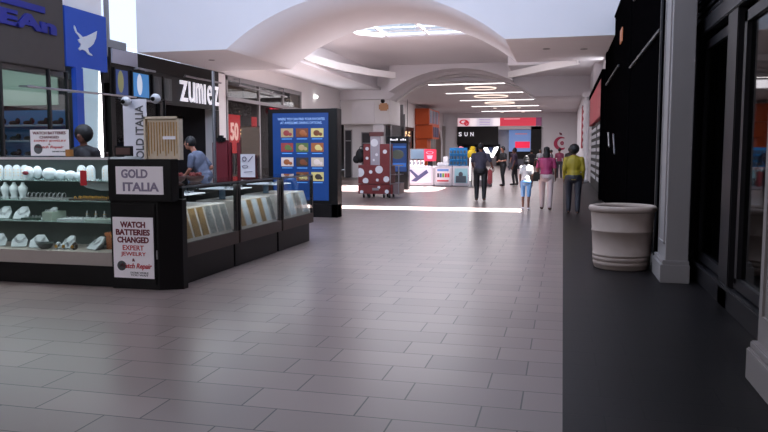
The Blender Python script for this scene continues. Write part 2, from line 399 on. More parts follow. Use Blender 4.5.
# ceiling downlights in the left and right soffits
def downlight(x, y, z, label):
    t = thing('downlight', label, 'ceiling light', (x, y, z), 'recessed downlights in the white soffits')
    link('trim_ring', torus(bmesh.new(), (x, y, z-0.005), 0.10, 0.012, 'z', 20, 6), m_grey2, t, True)
    link('lens', tube(bmesh.new(), (x, y, z-0.012), (x, y, z-0.002), 0.09, seg=20), m_grey, t)
downlight(-11.6, 22.6, 4.65, 'small round unlit downlight in the soffit above the skate shop sign')
downlight(-0.55, 22.6, 4.65, 'left of two unlit downlights in the soffit at upper right')
downlight(0.55, 22.9, 4.65, 'right of two unlit downlights in the soffit at upper right')
for i, y in enumerate((45.2, 52.2, 59.6, 67.5, 75.8)):
    nm = ('nearest', 'second nearest', 'third nearest', 'fourth nearest', 'farthest')[i]
    t = thing('linear_light', nm + ' long white light strip across the far hall ceiling', 'ceiling light', (-5.3, y, 5.8), 'long light strips across the far hall')
    link('housing', B(-8.35, -2.2, y-0.16, y+0.16, 5.76, 5.799), m_white, t); link('diffuser', B(-8.3, -2.25, y-0.11, y+0.11, 5.745, 5.76), m_tube, t)
for i, (y, R) in enumerate(((48.5, 1.0), (55.6, 1.25), (63.2, 1.25))):
    t = thing('ring_light', ('nearest', 'middle', 'farthest')[i] + ' glowing oval ring between the ceiling light strips', 'ceiling light', (-5.4, y, 5.78), 'ring lights in the far hall ceiling')
    link('ring', torus(bmesh.new(), (-5.4, y, 5.758), R, 0.035, 'z', 40, 8), m_ring, t, True)
    link('recess', tube(bmesh.new(), (-5.4, y, 5.77), (-5.4, y, 5.799), R, seg=40), m_plaster, t)
for i, (x, y) in enumerate(((-6.5, 71), (-4.2, 71), (-6.4, 78.3), (-4.2, 78.3))):
    t = tag(link('spot_light', tube(bmesh.new(), (x, y, 5.76), (x, y, 5.799), 0.16, seg=16), m_ring), 'small warm spot at the deep end of the ceiling, %s' % ('left nearer', 'right nearer', 'left farther', 'right farther')[i], 'ceiling light', 'warm spots at the deep end')
cmx = thing('security_camera', 'small black dome camera under the cream soffit edge left of the arch', 'camera', (-10.4, 41.55, 4.65))
link('mount', tube(bmesh.new(), (-10.4, 41.7, 4.55), (-10.4, 41.7, 4.65), 0.10, seg=16), m_black, cmx); link('dome', ball(bmesh.new(), (-10.4, 41.7, 4.55), 0.13), m_black, cmx, True)

# ------------------------------------------------------------------ jewellery kiosk
fc = thing('glass_showcase', 'long glass jewellery showcase with white shelves at the kiosk front', 'display case', (-7.0, 7.45, 0))
link('plinth', B(-9.2, -4.98, 7.20, 7.82, 0, 0.245, bev=0.004), m_black, fc)
link('deck', B(-9.2, -4.98, 7.17, 7.82, 0.245, 0.40, bev=0.004), m_deck, fc)
link('back_panel', B(-9.2, -4.98, 7.80, 7.82, 0.40, 1.46), mat('mirror_back', rgb(72, 80, 78), 0.3, metal=0.1), fc)
link('front_pane', B(-9.2, -4.98, 7.17, 7.178, 0.40, 1.465), m_glass, fc)
link('top_pane', B(-9.2, -4.98, 7.17, 7.82, 1.492, 1.50), m_glass, fc)
rl = link('top_rail', boxes([(-9.2, -4.98, 7.155, 7.20, 1.462, 1.492), (-9.2, -4.98, 7.79, 7.82, 1.462, 1.492)]), m_wht, fc)
link('light_strip', B(-9.1, -5.05, 7.205, 7.225, 1.468, 1.482), mat('case_lamp', (1, 1, 1), 0.4, emit=(0.85, 0.95, 1), es=3.0), fc)
for z in (1.22, 0.985, 0.74):
    link('shelf', B(-9.2, -5.0, 7.24, 7.79, z-0.012, z), mat('shelf_glass', rgb(150, 170, 165), 0.15, spec=0.6), fc)
light('case_light', 'AREA', (-7.1, 7.30, 1.455), (0, 0, 0), 13, (0.86, 0.95, 1.0), 4.0, 0.12)
for z in (1.20, 0.965, 0.72): light('case_shelf_light', 'AREA', (-7.1, 7.30, z), (0, 0, 0), 6.5, (0.84, 0.97, 0.97), 4.0, 0.12)
# top shelf: white arched earring stands
def stand(x, y, z, w_, h_):
    bm = bmesh.new()
    pts = [(x-w_/2, z), (x+w_/2, z)] + [(x + w_/2*math.cos(t), z+h_*0.62 + h_*0.38*math.sin(t)) for t in [PI*i/10 for i in range(11)]]
    prism(bm, pts, 'y', y-0.012, y+0.012)
    box(bm, x-w_/2, x+w_/2, y-0.01, y+0.07, z, z+0.012)
    return bm
es = thing('earring_stand', 'white round-topped earring stand in the row on the top showcase shelf', 'jewellery stand', (-6.9, 7.40, 1.22), 'earring stands on the top shelf')
link('card', stand(-6.9, 7.40, 1.22, 0.112, 0.175), m_offw, es)
bm = bmesh.new()
for k in range(3):
    for s_ in (-1, 1): ball(bm, (-6.9 + s_*0.03, 7.384, 1.27 + k*0.035), 0.006, seg=8)
link('earring', bm, m_gold, es)
xs_ = [-6.9 - 0.125*k for k in range(1, 6)] + [-6.775, -6.65, -6.525, -6.40, -6.29, -5.50, -5.38, -5.17, -5.05]
for x in xs_: dup(es, (x, 7.40 + random.uniform(-0.01, 0.01), 1.22))
tb = thing('pendant_bust', 'white heart-lobed display bust mid top shelf with dark oval brooch', 'jewellery stand', (-6.17, 7.36, 1.22))
link('bust', ball(ball(bmesh.new(), (-6.20, 7.36, 1.30), 0.075, (1, 0.5, 1.05)), (-6.10, 7.38, 1.31), 0.07, (0.9, 0.4, 1.1)), m_offw, tb, True)
link('brooch', ball(bmesh.new(), (-6.21, 7.31, 1.30), 0.035, (1.3, 0.3, 0.7)), m_dred, tb, True)
for i, (x, s_) in enumerate(((-5.93, 0.09), (-5.78, 0.075), (-5.64, 0.07), (-5.53, 0.06))):
    o = tag(link('fabric_cushion', ball(bmesh.new(), (x, 7.38, 1.22 + s_*0.8), s_, (1.15, 0.6, 0.8)), m_offw, None, True),
        'white bracelet cushion right of the brooch bust, ' + ('largest', 'second from the brooch', 'third from the brooch', 'smallest')[i], 'cushion', 'bracelet cushions on the top shelf')
tag(link('red_tag', B(-5.335, -5.26, 7.14, 7.155, 1.17, 1.34), m_red), 'small bright red sticker on the showcase glass near the tower', 'sticker')
# second shelf: ring towers and trays
rs = thing('necklace_bust', 'slim white necklace bust on the second showcase shelf at the left', 'jewellery stand', (-6.6, 7.42, 0.985), 'slim busts on the second shelf')
bm = bmesh.new(); lathe(bm, [(0.045, 0.985), (0.05, 1.0), (0.035, 1.02), (0.05, 1.08), (0.055, 1.12), (0.03, 1.15), (0.018, 1.17), (0.02, 1.185)], (-6.6, 7.42), 16)
link('torso', bm, m_offw, rs, True)
for k in (1, 2, -1, -2): dup(rs, (-6.6 - k*0.125, 7.42, 0.985))
tr = thing('bangle_tray', 'tray of standing bangles on the second shelf behind the glass', 'jewellery tray', (-6.0, 7.40, 0.985))
link('tray', B(-6.28, -5.72, 7.30, 7.52, 0.985, 1.005), m_grey, tr)
for k in range(9): link('bangle', torus(bmesh.new(), (-6.24 + k*0.06, 7.40, 1.035), 0.03, 0.006, 'x', 16, 6), m_grey2, tr, True)
t = thing('ring_tray', 'dark jewellery tray with small gold pieces right of the bangles', 'jewellery tray', (-5.35, 7.42, 0.985))
link('tray', B(-5.62, -5.1, 7.30, 7.56, 0.985, 1.0), m_base, t)
bm = bmesh.new()
for i in range(6):
    for j in range(3): torus(bm, (-5.56 + i*0.08, 7.34 + j*0.08, 1.01), 0.018, 0.005, 'x', 10, 5)
link('rings', bm, m_gold, t)
tag(link('hanging_cloth', prism(bmesh.new(), [(-5.72, 1.2), (-5.15, 1.2), (-5.18, 1.09), (-5.4, 1.085), (-5.6, 1.12)], 'y', 7.6, 7.615), m_offw), 'pale draped cloth hanging behind the second shelf near the tower', 'cloth')
# third and bottom levels: sloping necklace boards and round boxes
def neckboard(name, x, z, label, w_=0.17, rz=0.0, group=None):
    t = thing(name, label, 'necklace display', (x, 7.42, z), group)
    bm = bmesh.new(); y = 7.42
    pts = [(-w_/2, 0), (w_/2, 0), (w_*0.52, 0.09), (w_*0.2, 0.17), (-w_*0.2, 0.17), (-w_*0.52, 0.09)]
    a = [bm.verts.new((x+p[0], y-0.10+p[1]*0.9, z+0.01+p[1]*0.8)) for p in pts]; b = [bm.verts.new((x+p[0], y-0.08+p[1]*0.9, z+0.0+p[1]*0.8)) for p in pts]
    bm.faces.new(a); bm.faces.new(b[::-1])
    for i in range(6): bm.faces.new((a[i], b[i], b[(i+1) % 6], a[(i+1) % 6]))
    box(bm, x-0.01, x+0.01, y+0.0, y+0.06, z, z+0.10); bmesh.ops.recalc_face_normals(bm, faces=bm.faces)
    link('board', bm, m_offw, t)
    bm = bmesh.new()
    for k in (0.045, 0.06):
        prev = None
        for i in range(13):
            a_ = PI + PI*i/12; p = Vector((x + k*math.cos(a_), y-0.10+(0.12+k*1.2*math.sin(a_))*0.9-0.006, z+0.02+(0.12+k*1.2*math.sin(a_))*0.8))
            if prev is not None: tube(bm, prev, p, 0.004, seg=6)
            prev = p
    link('necklace', bm, m_grey2, t); t.rotation_euler = (0, 0, rz); return t
neckboard('necklace_stand', -6.42, 0.40, 'white necklace board at the left end of the showcase floor', rz=0.5)
neckboard('necklace_stand', -6.14, 0.40, 'white necklace board left of the dark bowl on the showcase floor', rz=0.4, w_=0.2)
neckboard('necklace_stand', -5.33, 0.40, 'white necklace board beside the small wooden box', rz=-0.45, w_=0.2)
neckboard('necklace_stand', -6.36, 0.74, 'white necklace board at the left end of the third shelf', rz=0.3)
neckboard('necklace_stand', -6.72, 0.40, 'white necklace board at the far left edge, only partly in view', rz=0.5)
neckboard('necklace_stand', -5.96, 0.74, 'white necklace board beside the grey ring roll on the third shelf', rz=-0.2, w_=0.15)
neckboard('necklace_stand', -6.62, 0.74, 'white necklace board at the far left edge of the third shelf', rz=0.25)
neckboard('necklace_stand', -5.72, 0.40, 'small dark-shadowed necklace board behind the white cuffs', w_=0.14)
for k, x in enumerate((-5.60, -5.48, -5.36, -5.24, -5.14)):
    t = thing('ring_cone', 'pale ring cone in the short row on the third shelf near the tower', 'jewellery stand', (x, 7.50, 0.765), 'ring cones on the third shelf')
    link('cone', tube(bmesh.new(), (x, 7.60, 0.74), (x, 7.60, 0.84), 0.022, 0.006, 14), m_offw, t, True); link('ring', torus(bmesh.new(), (x, 7.60, 0.80), 0.016, 0.004, 'z', 14, 6), m_gold, t, True)
for k, (x, lb) in enumerate(((-6.50, 'flat glass topped case of small chains at the left of the showcase floor'), (-5.44, 'flat glass topped case of small chains behind the right necklace board'))):
    t = thing('chain_case', lb, 'jewellery tray', (x, 7.65, 0.4)); link('tray', B(x-0.16, x+0.16, 7.56, 7.76, 0.402, 0.43, bev=0.004), m_grey, t)
    for q in range(6): link('chain', tube(bmesh.new(), (x-0.13+q*0.05, 7.58, 0.436), (x-0.13+q*0.05, 7.74, 0.436), 0.006, seg=6), m_grey2, t)
t = thing('wooden_box', 'small orange-brown wooden trinket box on the showcase floor', 'box', (-5.12, 7.50, 0.40))
link('body', B(-5.24, -5.05, 7.44, 7.58, 0.40, 0.56, bev=0.004), pm(130, 72, 40), t); link('lid', B(-5.25, -5.04, 7.43, 7.59, 0.56, 0.60, bev=0.004), pm(150, 84, 46), t)
link('clasp', B(-5.16, -5.13, 7.422, 7.43, 0.54, 0.58), m_gold, t)
t = thing('round_bowl', 'dark round bowl under the white necklace board in the showcase', 'bowl', (-6.08, 7.3, 0.40))
link('bowl', lathe(bmesh.new(), [(0.04, 0.40), (0.07, 0.42), (0.095, 0.46), (0.10, 0.475), (0.085, 0.475), (0.06, 0.44)], (-5.97, 7.30), 24), pm(60, 66, 66, 0.3), t, True)
for i, (x, c, lb) in enumerate(((-5.80, m_offw, 'white watch cuff lying on the showcase floor beside the bowl'), (-5.70, m_offw, 'white patterned watch cuff in the middle of the showcase floor'), (-5.58, pm(60, 45, 42), 'dark brown cuff on the showcase floor left of the white board'))):
    t = thing('watch_cuff', lb, 'watch', (x, 7.32, 0.40))
    link('band', torus(bmesh.new(), (x, 7.32, 0.44), 0.035, 0.014, 'x', 20, 8, (1, 1)), c, t, True)
    link('watch_face', tube(bmesh.new(), (x, 7.278, 0.44), (x, 7.27, 0.44), 0.02, seg=16), m_gold, t)
for i, (x0, x1, z, cc, lb) in enumerate(((-6.3, -6.05, 0.74, pm(40, 60, 52), 'dark green lined tray on the third shelf at left'), (-6.0, -5.86, 0.74, pm(150, 160, 150), 'grey velvet ring roll standing on the third shelf'),
        (-5.80, -5.45, 0.74, m_offw, 'flat white velvet tray on the third shelf'), (-5.42, -5.06, 0.74, pm(160, 170, 165), 'pale grey velvet tray at the right end of the third shelf'))):
    t = thing('velvet_tray', lb, 'jewellery tray', ((x0+x1)/2, 7.42, z))
    link('tray', B(x0, x1, 7.3, 7.56, z, z + (0.10 if i == 1 else 0.025), bev=0.004), cc, t)
    bm = bmesh.new()
    for k in range(5): torus(bm, (x0 + (x1-x0)*(k+0.5)/5, 7.36, z + (0.11 if i == 1 else 0.035)), 0.014, 0.004, 'x', 10, 5)
    link('rings', bm, m_grey2, t)
# corner tower
tw = thing('corner_tower', 'black corner tower of the jewellery kiosk between the glass cases', 'cabinet', (-4.55, 7.4, 0))
link('body', prism(bmesh.new(), [(-4.97, 7.16), (-4.37, 7.16), (-4.14, 7.28), (-4.14, 7.38), (-4.97, 7.38)], 'z', 0.0, 1.02), m_black, tw)
link('upper_box', B(-4.97, -4.18, 7.13, 7.30, 1.0, 1.47, bev=0.006), m_black, tw)
link('door_panel', B(-4.95, -4.40, 7.145, 7.16, 0.06, 0.97, bev=0.004), m_black, tw)
link('strap', boxes([(-4.40, -4.385, 7.15, 7.165, 0.35, 0.45)]), m_grey, tw)
def paper_sign(x0, x1, z0, z1, y, label, lines, name='paper_sign', logo=False):
    t = thing(name, label, 'sign', ((x0+x1)/2, y, z0))
    link('panel', B(x0, x1, y-0.004, y+0.004, z0, z1), m_paper, t)
    W_, H_ = x1-x0, z1-z0
    for s, cx, cz, ww, hh, m, bold, sh in lines:
        link('lettering', text_bm(s, ww*W_, hh*H_, '-y', (x0+cx*W_, y-0.006, z0+cz*H_), 0.004, bold, sh), m, t)
    if logo:
        bm = bmesh.new(); c = (x0+0.2*W_, z0+(0.26 if logo == 2 else 0.2)*H_); r = 0.11*W_
        prism(bm, [(c[0]+r*math.cos(2*PI*i/24)*(1.0+0.0), c[1]+r*math.sin(2*PI*i/24)) for i in range(24)], 'y', y-0.008, y-0.0045)
        link('clock_emblem', bm, m_dgrey, t)
    return t
paper_sign(-4.86, -4.27, 1.08, 1.39, 7.12, 'white sign reading GOLD ITALIA on the black tower top', [('GOLD', 0.40, 0.74, 0.56, 0.32, m_lav, 0.03, 0), ('ITALIA', 0.53, 0.27, 0.76, 0.32, m_lav, 0.03, 0)], 'name_sign')
paper_sign(-4.93, -4.42, 0.13, 0.82, 7.135, 'tall WATCH BATTERIES CHANGED sign on the tower front near the floor', [
    ('WATCH', 0.5, 0.88, 0.62, 0.10, m_dred, 0.04, 0), ('BATTERIES', 0.5, 0.755, 0.84, 0.10, m_dred, 0.04, 0), ('CHANGED', 0.5, 0.63, 0.78, 0.10, m_dred, 0.04, 0),
    ('EXPERT', 0.5, 0.50, 0.52, 0.08, m_red, 0.01, 0), ('JEWELRY', 0.5, 0.39, 0.62, 0.08, m_red, 0.01, 0), ('&', 0.5, 0.30, 0.07, 0.05, m_dred, 0.02, 0),
    ('Watch Repair', 0.55, 0.19, 0.8, 0.11, m_red, 0.02, 0.25), ('DONE WHILE', 0.64, 0.09, 0.44, 0.03, m_dgrey, 0, 0), ('YOU WAIT', 0.64, 0.05, 0.44, 0.03, m_dgrey, 0, 0)], logo=1)
paper_sign(-6.32, -5.78, 1.505, 1.82, 7.55, 'white WATCH BATTERIES CHANGED sign standing on the showcase top', [
    ('WATCH BATTERIES', 0.5, 0.87, 0.86, 0.11, m_dred, 0.02, 0), ('CHANGED', 0.5, 0.71, 0.50, 0.10, m_dred, 0.02, 0), ('EXPERT JEWELRY', 0.52, 0.56, 0.84, 0.10, m_red, 0.01, 0),
    ('&', 0.5, 0.44, 0.05, 0.06, m_dred, 0.02, 0), ('Watch Repair', 0.5, 0.32, 0.74, 0.13, m_red, 0.02, 0.25), ('DONE WHILE YOU WAIT', 0.74, 0.16, 0.34, 0.05, m_dgrey, 0, 0)], logo=2)
tag(link('orange_jar', tube(bmesh.new(), (-5.74, 7.5, 1.5), (-5.74, 7.5, 1.58), 0.045, seg=20), pm(170, 110, 50)), 'small amber jar on the showcase top right of the watch sign', 'jar')
# side cases along the aisle
m_board = m_beige
def side_case(y0, y1, label, cols, lift=0.0):
    t = thing('counter_case', label, 'display case', (-4.5, (y0+y1)/2, 0))
    link('plinth', B(-5.0, -4.28, y0, y1, 0, 0.33, bev=0.004), m_black, t)
    link('band', B(-5.0, -4.20, y0, y1, 0.33, 0.50, bev=0.006), m_base, t)
    for y in (y0, y1-0.05): link('post', B(-4.25, -4.205, y, y+0.05, 0.5, 1.16), m_black, t)
    link('front_pane', B(-4.212, -4.206, y0+0.05, y1-0.05, 0.5, 1.14), m_glass, t)
    link('top_pane', B(-4.95, -4.205, y0, y1, 1.16, 1.17), m_glass, t)
    link('back_panel', B(-5.0, -4.96, y0, y1, 0.5, 1.14), m_black, t)
    link('top_rail', B(-4.235, -4.2, y0, y1, 1.14, 1.16), m_grey2, t)
    # sloped display board
    p = [(-4.222, 0.50), (-4.225, 0.52), (-4.33, 0.885), (-4.90, 0.885), (-4.90, 0.50)]
    link('slope_board', prism(bmesh.new(), p, 'y', y0+0.10, y1-0.14), mat('board_velvet', rgb(176, 166, 158), 0.8, var=0.1, scale=40), t)
    n = len(cols); L = (y1-0.14) - (y0+0.10)
    d = Vector((-0.105, 0, 0.365)); nrm = Vector((0.365, 0, 0.105)).normalized()
    for i, cm in enumerate(cols):
        a = y0+0.10 + L*(i+0.12)/n; b = y0+0.10 + L*(i+0.88)/n
        bm = bmesh.new(); o = Vector((-4.235, 0, 0.52))
        v = [o + d*0.04 + nrm*0.004, o + d*0.96 + nrm*0.004, o + d*0.96 + nrm*0.012, o + d*0.04 + nrm*0.012]
        prism(bm, [(q.x, q.z) for q in v], 'y', a, b)
        link('chain_strip', bm, cm, t)
    return t
m_gstrip = mat('gold_chain_strip', rgb(150, 118, 76), 0.4, metal=0.3, var=0.45, scale=45)
m_sstrip = mat('silver_chain_strip', rgb(150, 148, 145), 0.35, metal=0.5, var=0.6, scale=45)
side_case(7.40, 8.86, 'nearest aisle counter case with gold chain strips beside the black tower', [m_gstrip, m_gstrip, m_gstrip, m_sstrip, m_sstrip, m_sstrip])
side_case(8.90, 10.38, 'middle aisle counter case with sloped rows of gold and white chains', [m_gstrip, m_offw, m_gstrip, m_offw, m_gstrip, m_offw, m_sstrip])
side_case(10.44, 11.85, 'farthest aisle counter case at the end of the jewellery kiosk', [m_sstrip, m_offw, m_sstrip, m_offw])
light('side_case_light', 'AREA', (-4.225, 9.6, 1.12), (0, math.radians(-8), 0), 14, (0.9, 0.95, 1.0), 0.1, 4.2)
for i, y in enumerate((7.95, 9.35, 10.9)):
    nm = ('nearest', 'middle', 'farthest')[i]
    t = thing('display_riser', 'white tray on a pale blue cylinder inside the %s counter case' % nm, 'display stand', (-4.62, y, 0.87))
    link('column', tube(bmesh.new(), (-4.68, y, 0.886), (-4.68, y, 1.03), 0.045, seg=20), pm(140, 170, 200, 0.2), t, True)
    link('tray', B(-4.88, -4.36, y-0.30, y+0.30, 1.03, 1.045, bev=0.003), m_wht, t)
    bm = bmesh.new()
    for k in range(7): ball(bm, (-4.5 + 0.05*math.sin(k*2.1), y-0.25+k*0.08, 1.06), 0.02, (1, 1, 0.7), 8)
    link('trinkets', bm, m_grey2, t)
# kiosk back row
kb = thing('back_counter', 'low black back counter inside the jewellery kiosk', 'counter', (-7.0, 11.5, 0))
link('body', B(-9.2, -5.9, 10.9, 11.6, 0, 1.0, bev=0.005), m_black, kb); link('worktop', B(-9.25, -5.85, 10.85, 11.65, 1.0, 1.04, bev=0.005), m_black, kb)
# standing things above the kiosk
def leg(x, y, z0, z1, r=0.012): return tube(bmesh.new(), (x, y, z0), (x, y, z1), r, seg=10)
t = thing('vertical_name_sign', 'tall grey sign reading GOLD ITALIA upright behind the beige chain cabinet', 'sign', (-5.8, 9.2, 0))
link('panel', B(-6.13, -5.76, 9.2, 9.22, 1.35, 2.30), pm(226, 222, 228), t); link('leg', leg(-5.95, 9.23, 0.0, 1.6, 0.02), m_black, t)
bmt = text_bm('GOLD ITALIA', 0.86, 0.13, '-y', (0, 0, 0), 0.004, 0.02)
for v in bmt.verts: x, z = v.co.x, v.co.z; v.co = (-5.87 - z, 9.196 + v.co.y, 1.78 + x)
link('lettering', bmt, m_dgrey, t)
for i, (x, z) in enumerate(((-6.0, 2.26), (-5.53, 2.29))):
    t = thing('spot_lamp', ('white globe lamp at the top left of the vertical sign', 'white globe lamp at the top right of the vertical sign')[i], 'lamp', (x, 9.1, 0), 'globe lamps over the kiosk')
    link('pole', leg(x, 9.30, 0, z, 0.018), m_black, t); link('arm', B(x-0.015, x+0.015, 9.08, 9.31, z-0.012, z+0.012), m_black, t); link('globe', ball(bmesh.new(), (x, 9.08, z), 0.07), pm(200, 200, 205, 0.3), t, True)
    link('socket', tube(bmesh.new(), (x, 9.035, z), (x, 9.0, z-0.01), 0.03, seg=14), m_black, t)
t = thing('chain_cabinet', 'beige glass cabinet hung with gold chains above the tower', 'display cabinet', (-4.95, 8.3, 0))
link('case', B(-5.19, -4.74, 8.3, 8.36, 1.46, 1.97, bev=0.006), m_beige, t)
bm = bmesh.new()
for k in range(11): tube(bm, (-5.165+k*0.04, 8.292, 1.50+0.03*(k % 3)), (-5.165+k*0.04, 8.292, 1.93), 0.005, seg=6)
link('chain', bm, m_gold, t); link('leg', B(-5.16, -5.03, 8.30, 8.36, 0, 1.46), m_black, t)
link('frame', boxes([(-5.215, -5.19, 8.26, 8.36, 1.45, 2.0), (-4.74, -4.715, 8.26, 8.36, 1.45, 2.0), (-5.215, -4.715, 8.26, 8.36, 1.97, 2.0)]), m_beige, t)
link('price_card', B(-4.96, -4.78, 8.284, 8.29, 1.71, 1.75), m_paper, t)
t = thing('picture_frame', 'small dark framed photograph left of the beige cabinet', 'frame', (-5.55, 7.6, 1.5))
link('frame', B(-5.16, -4.93, 7.55, 7.58, 1.502, 1.62), m_black, t); link('print', B(-5.14, -4.95, 7.545, 7.55, 1.52, 1.60), pm(80, 50, 46), t)
t = thing('chain_display_board', 'clear stand with a white scribbled card at the far counter case', 'display stand', (-4.4, 9.6, 1.17))
link('panel', B(-4.09-0.42, -4.09-0.12, 9.6, 9.62, 1.17, 1.92), glass('acrylic', (0.75, 0.72, 0.72), 0.4), t)
link('backing', B(-4.50, -4.22, 9.625, 9.64, 1.50, 1.90), m_beige, t)
link('card', B(-4.50, -4.28, 9.585, 9.60, 1.19, 1.52), m_paper, t)
bm = bmesh.new(); torus(bm, (-4.44, 9.582, 1.45), 0.03, 0.006, 'y', 20, 6); tube(bm, (-4.38, 9.582, 1.41), (-4.31, 9.582, 1.49), 0.006, seg=6)
torus(bm, (-4.43, 9.582, 1.34), 0.03, 0.005, 'y', 20, 6, (1.4, 0.6)); tube(bm, (-4.45, 9.582, 1.26), (-4.32, 9.582, 1.27), 0.005, seg=6)
link('drawing', bm, m_lav, t)
for i, (x, y) in enumerate(((-4.70, 8.15), (-4.55, 8.35))):
    t = thing('snack_basket', ('reddish patterned bowl on the counter under the vendor', 'second reddish patterned bowl beside it on the counter')[i], 'bowl', (x, y, 1.17))
    link('bowl', lathe(bmesh.new(), [(0.06, 1.172), (0.10, 1.20), (0.12, 1.25), (0.105, 1.25), (0.08, 1.20)], (x, y), 20), pm(110, 80, 74), t, True)
    bm = bmesh.new()
    for k in range(8): ball(bm, (x+0.06*math.cos(k*0.8), y+0.06*math.sin(k*0.8), 1.25+0.02*(k % 2)), 0.025, seg=8)
    link('contents', bm, pm(140, 60, 56), t)
t = thing('awning_pole', 'slim silver pole rising from the kiosk in front of the skate shop sign', 'pole', (-6.14, 12.0, 0))
link('shaft', tube(bmesh.new(), (-6.14, 12.0, 0.0), (-6.14, 12.0, 3.0), 0.028), m_grey2, t); link('foot', tube(bmesh.new(), (-6.14, 12, 0), (-6.14, 12, 0.02), 0.12, seg=20), m_grey2, t)
# maroon massage chairs behind the kiosk
def massage_chair(x, y, label, group):
    t = thing('massage_chair', label, 'chair', (x, y, 0), group)
    link('backrest', B(x-0.21, x+0.21, y, y+0.18, 0.35, 1.80, bev=0.05), m_maroon, t); link('seat', B(x-0.16, x+0.16, y-0.55, y-0.01, 0.30, 0.50, bev=0.05), m_maroon, t)
    for s_ in (-1, 1): link('armrest', B(x+s_*0.18-0.03, x+s_*0.18+0.03, y-0.55, y-0.01, 0.1, 0.70, bev=0.04), m_maroon, t)
    link('headrest', B(x-0.10, x+0.10, y-0.05, y+0.12, 1.72, 1.90, bev=0.05), m_black, t); link('base', B(x-0.18, x+0.18, y-0.45, y+0.1, 0, 0.3, bev=0.02), m_black, t)
    return t
massage_chair(-7.03, 14.0, 'maroon high-backed massage chair with black headrest, the left one', 'massage chairs')
massage_chair(-6.56, 14.2, 'maroon high-backed massage chair nearer the blue directory board', 'massage chairs')

# ------------------------------------------------------------------ directory totem
t = thing('directory_totem', 'tall black-framed lit blue advertising totem with food photos', 'advertising totem', (-6.0, 16.3, 0))
link('cabinet', boxes([(-6.90, -5.30, 16.25, 16.5, 0.30, 2.57), (-5.30, -5.14, 16.2, 16.55, 0.0, 2.57)], bev=0.01), m_black, t)
link('base', B(-5.84, -5.14, 16.2, 16.5, 0, 0.32, bev=0.01), m_black, t)
m_scr = mat('blue_backlit', rgb(14, 52, 112), 0.4, emit=rgb(14, 84, 160), es=0.17, var=0.15, scale=1.2)
link('poster', B(-6.77, -5.37, 16.235, 16.25, 0.40, 2.47), m_scr, t)
for s, z in (('WHERE YOU CAN FIND YOUR FAVORITES', 2.33), ('AT AWESOME DINING OPTIONS.', 2.24)):
    link('lettering', text_bm(s, 1.18 if z > 2.3 else 1.05, 0.06, '-y', (-6.05, 16.232, z), 0.004, 0.01), pm(150, 180, 220, 0.6, 0.3), t)
cols = [(176, 150, 110), (200, 180, 160), (120, 66, 40), (150, 60, 60), (210, 190, 120), (90, 110, 60), (220, 200, 190), (160, 90, 50), (60, 50, 46)]
for r in range(4):
    for c in range(3):
        if r == 3 and c < 2 and c == 0: continue
        x0 = -6.56 + c*0.38; z0 = 1.90 - r*0.345
        ph = link('food_photo', B(x0, x0+0.31, 16.228, 16.235, z0, z0+0.21), pm(*cols[(r*3+c*2) % 9], 0.5, 0.12), t)
        bm = bmesh.new(); ball(bm, (x0+0.14+0.03*((r+c) % 2), 16.227, z0+0.10), 0.08, (1, 0.08, 0.85), 12)
        ball(bm, (x0+0.24, 16.227, z0+0.07), 0.045, (1, 0.08, 0.9), 10)
        link('dish', bm, pm(*cols[(r*2+c*4+3) % 9], 0.5, 0.15), ph)
        link('caption', B(x0+0.02, x0+0.28, 16.229, 16.235, z0-0.05, z0-0.03), pm(90, 150, 220, 0.5, 0.4), t)

# ------------------------------------------------------------------ polka dot cart
t = thing('polka_dot_cart', 'red-brown retail cart with white polka dots on casters', 'cart', (-6.1, 23.8, 0))
link('drawer_base', B(-6.72, -5.52, 23.5, 24.3, 0.14, 0.46, bev=0.01), m_cart, t)
link('body', B(-6.72, -5.62, 23.5, 24.3, 0.48, 1.11, bev=0.01), m_cart, t)
link('side_shelf', boxes([(-5.60, -5.30, 23.55, 24.3, 0.14, 0.50), (-5.60, -5.32, 23.55, 24.3, 1.08, 1.11), (-5.60, -5.32, 23.55, 24.3, 0.78, 0.80)]), mat('cart_acrylic', rgb(120, 100, 100), 0.3), t)
link('left_tower', B(-6.55, -6.32, 23.55, 23.95, 1.11, 1.82, bev=0.008), m_cart, t); link('right_tower', B(-5.98, -5.62, 23.55, 23.95, 1.11, 1.82, bev=0.008), m_cart, t)
link('centre_panel', B(-6.32, -5.98, 23.60, 23.66, 1.11, 2.08), mat('frosted_panel', rgb(170, 160, 166), 0.5), t)
link('sign_bar', B(-6.35, -5.87, 23.55, 23.7, 2.08, 2.22, bev=0.01), pm(96, 48, 46), t)
link('drawer_pull', B(-6.22, -6.0, 23.47, 23.5, 0.26, 0.34), m_grey2, t)
link('corner_post', boxes([(-5.62, -5.59, 23.5, 23.53, 0.1, 1.9), (-5.33, -5.30, 23.5, 23.53, 0.1, 1.12)]), m_grey2, t)
def dot(x, z, r, y=23.5):
    pts = [(x+r*math.cos(2*PI*i/24), z+r*math.sin(2*PI*i/24)) for i in range(24)]
    lo, hi = (0.50, 1.10) if z > 0.48 else (0.15, 0.45)
    if y > 23.5: lo, hi = 1.12, 2.07
    pts = [(min(max(a, -6.71), -5.53), min(max(b, lo), hi)) for a, b in pts]
    bm = bmesh.new(); prism(bm, pts, 'y', y-0.008, y-0.001); bmesh.ops.remove_doubles(bm, verts=bm.verts, dist=1e-5)
    link('white_dot', bm, m_wht, t)
for x, z, r in ((-6.66, 0.86, 0.15), (-6.28, 0.88, 0.06), (-5.99, 0.96, 0.13), (-6.05, 0.61, 0.05), (-5.74, 0.64, 0.10), (-6.46, 0.58, 0.10), (-6.0, 0.36, 0.05), (-5.72, 0.22, 0.07), (-6.60, 0.2, 0.06)): dot(x, z, r)
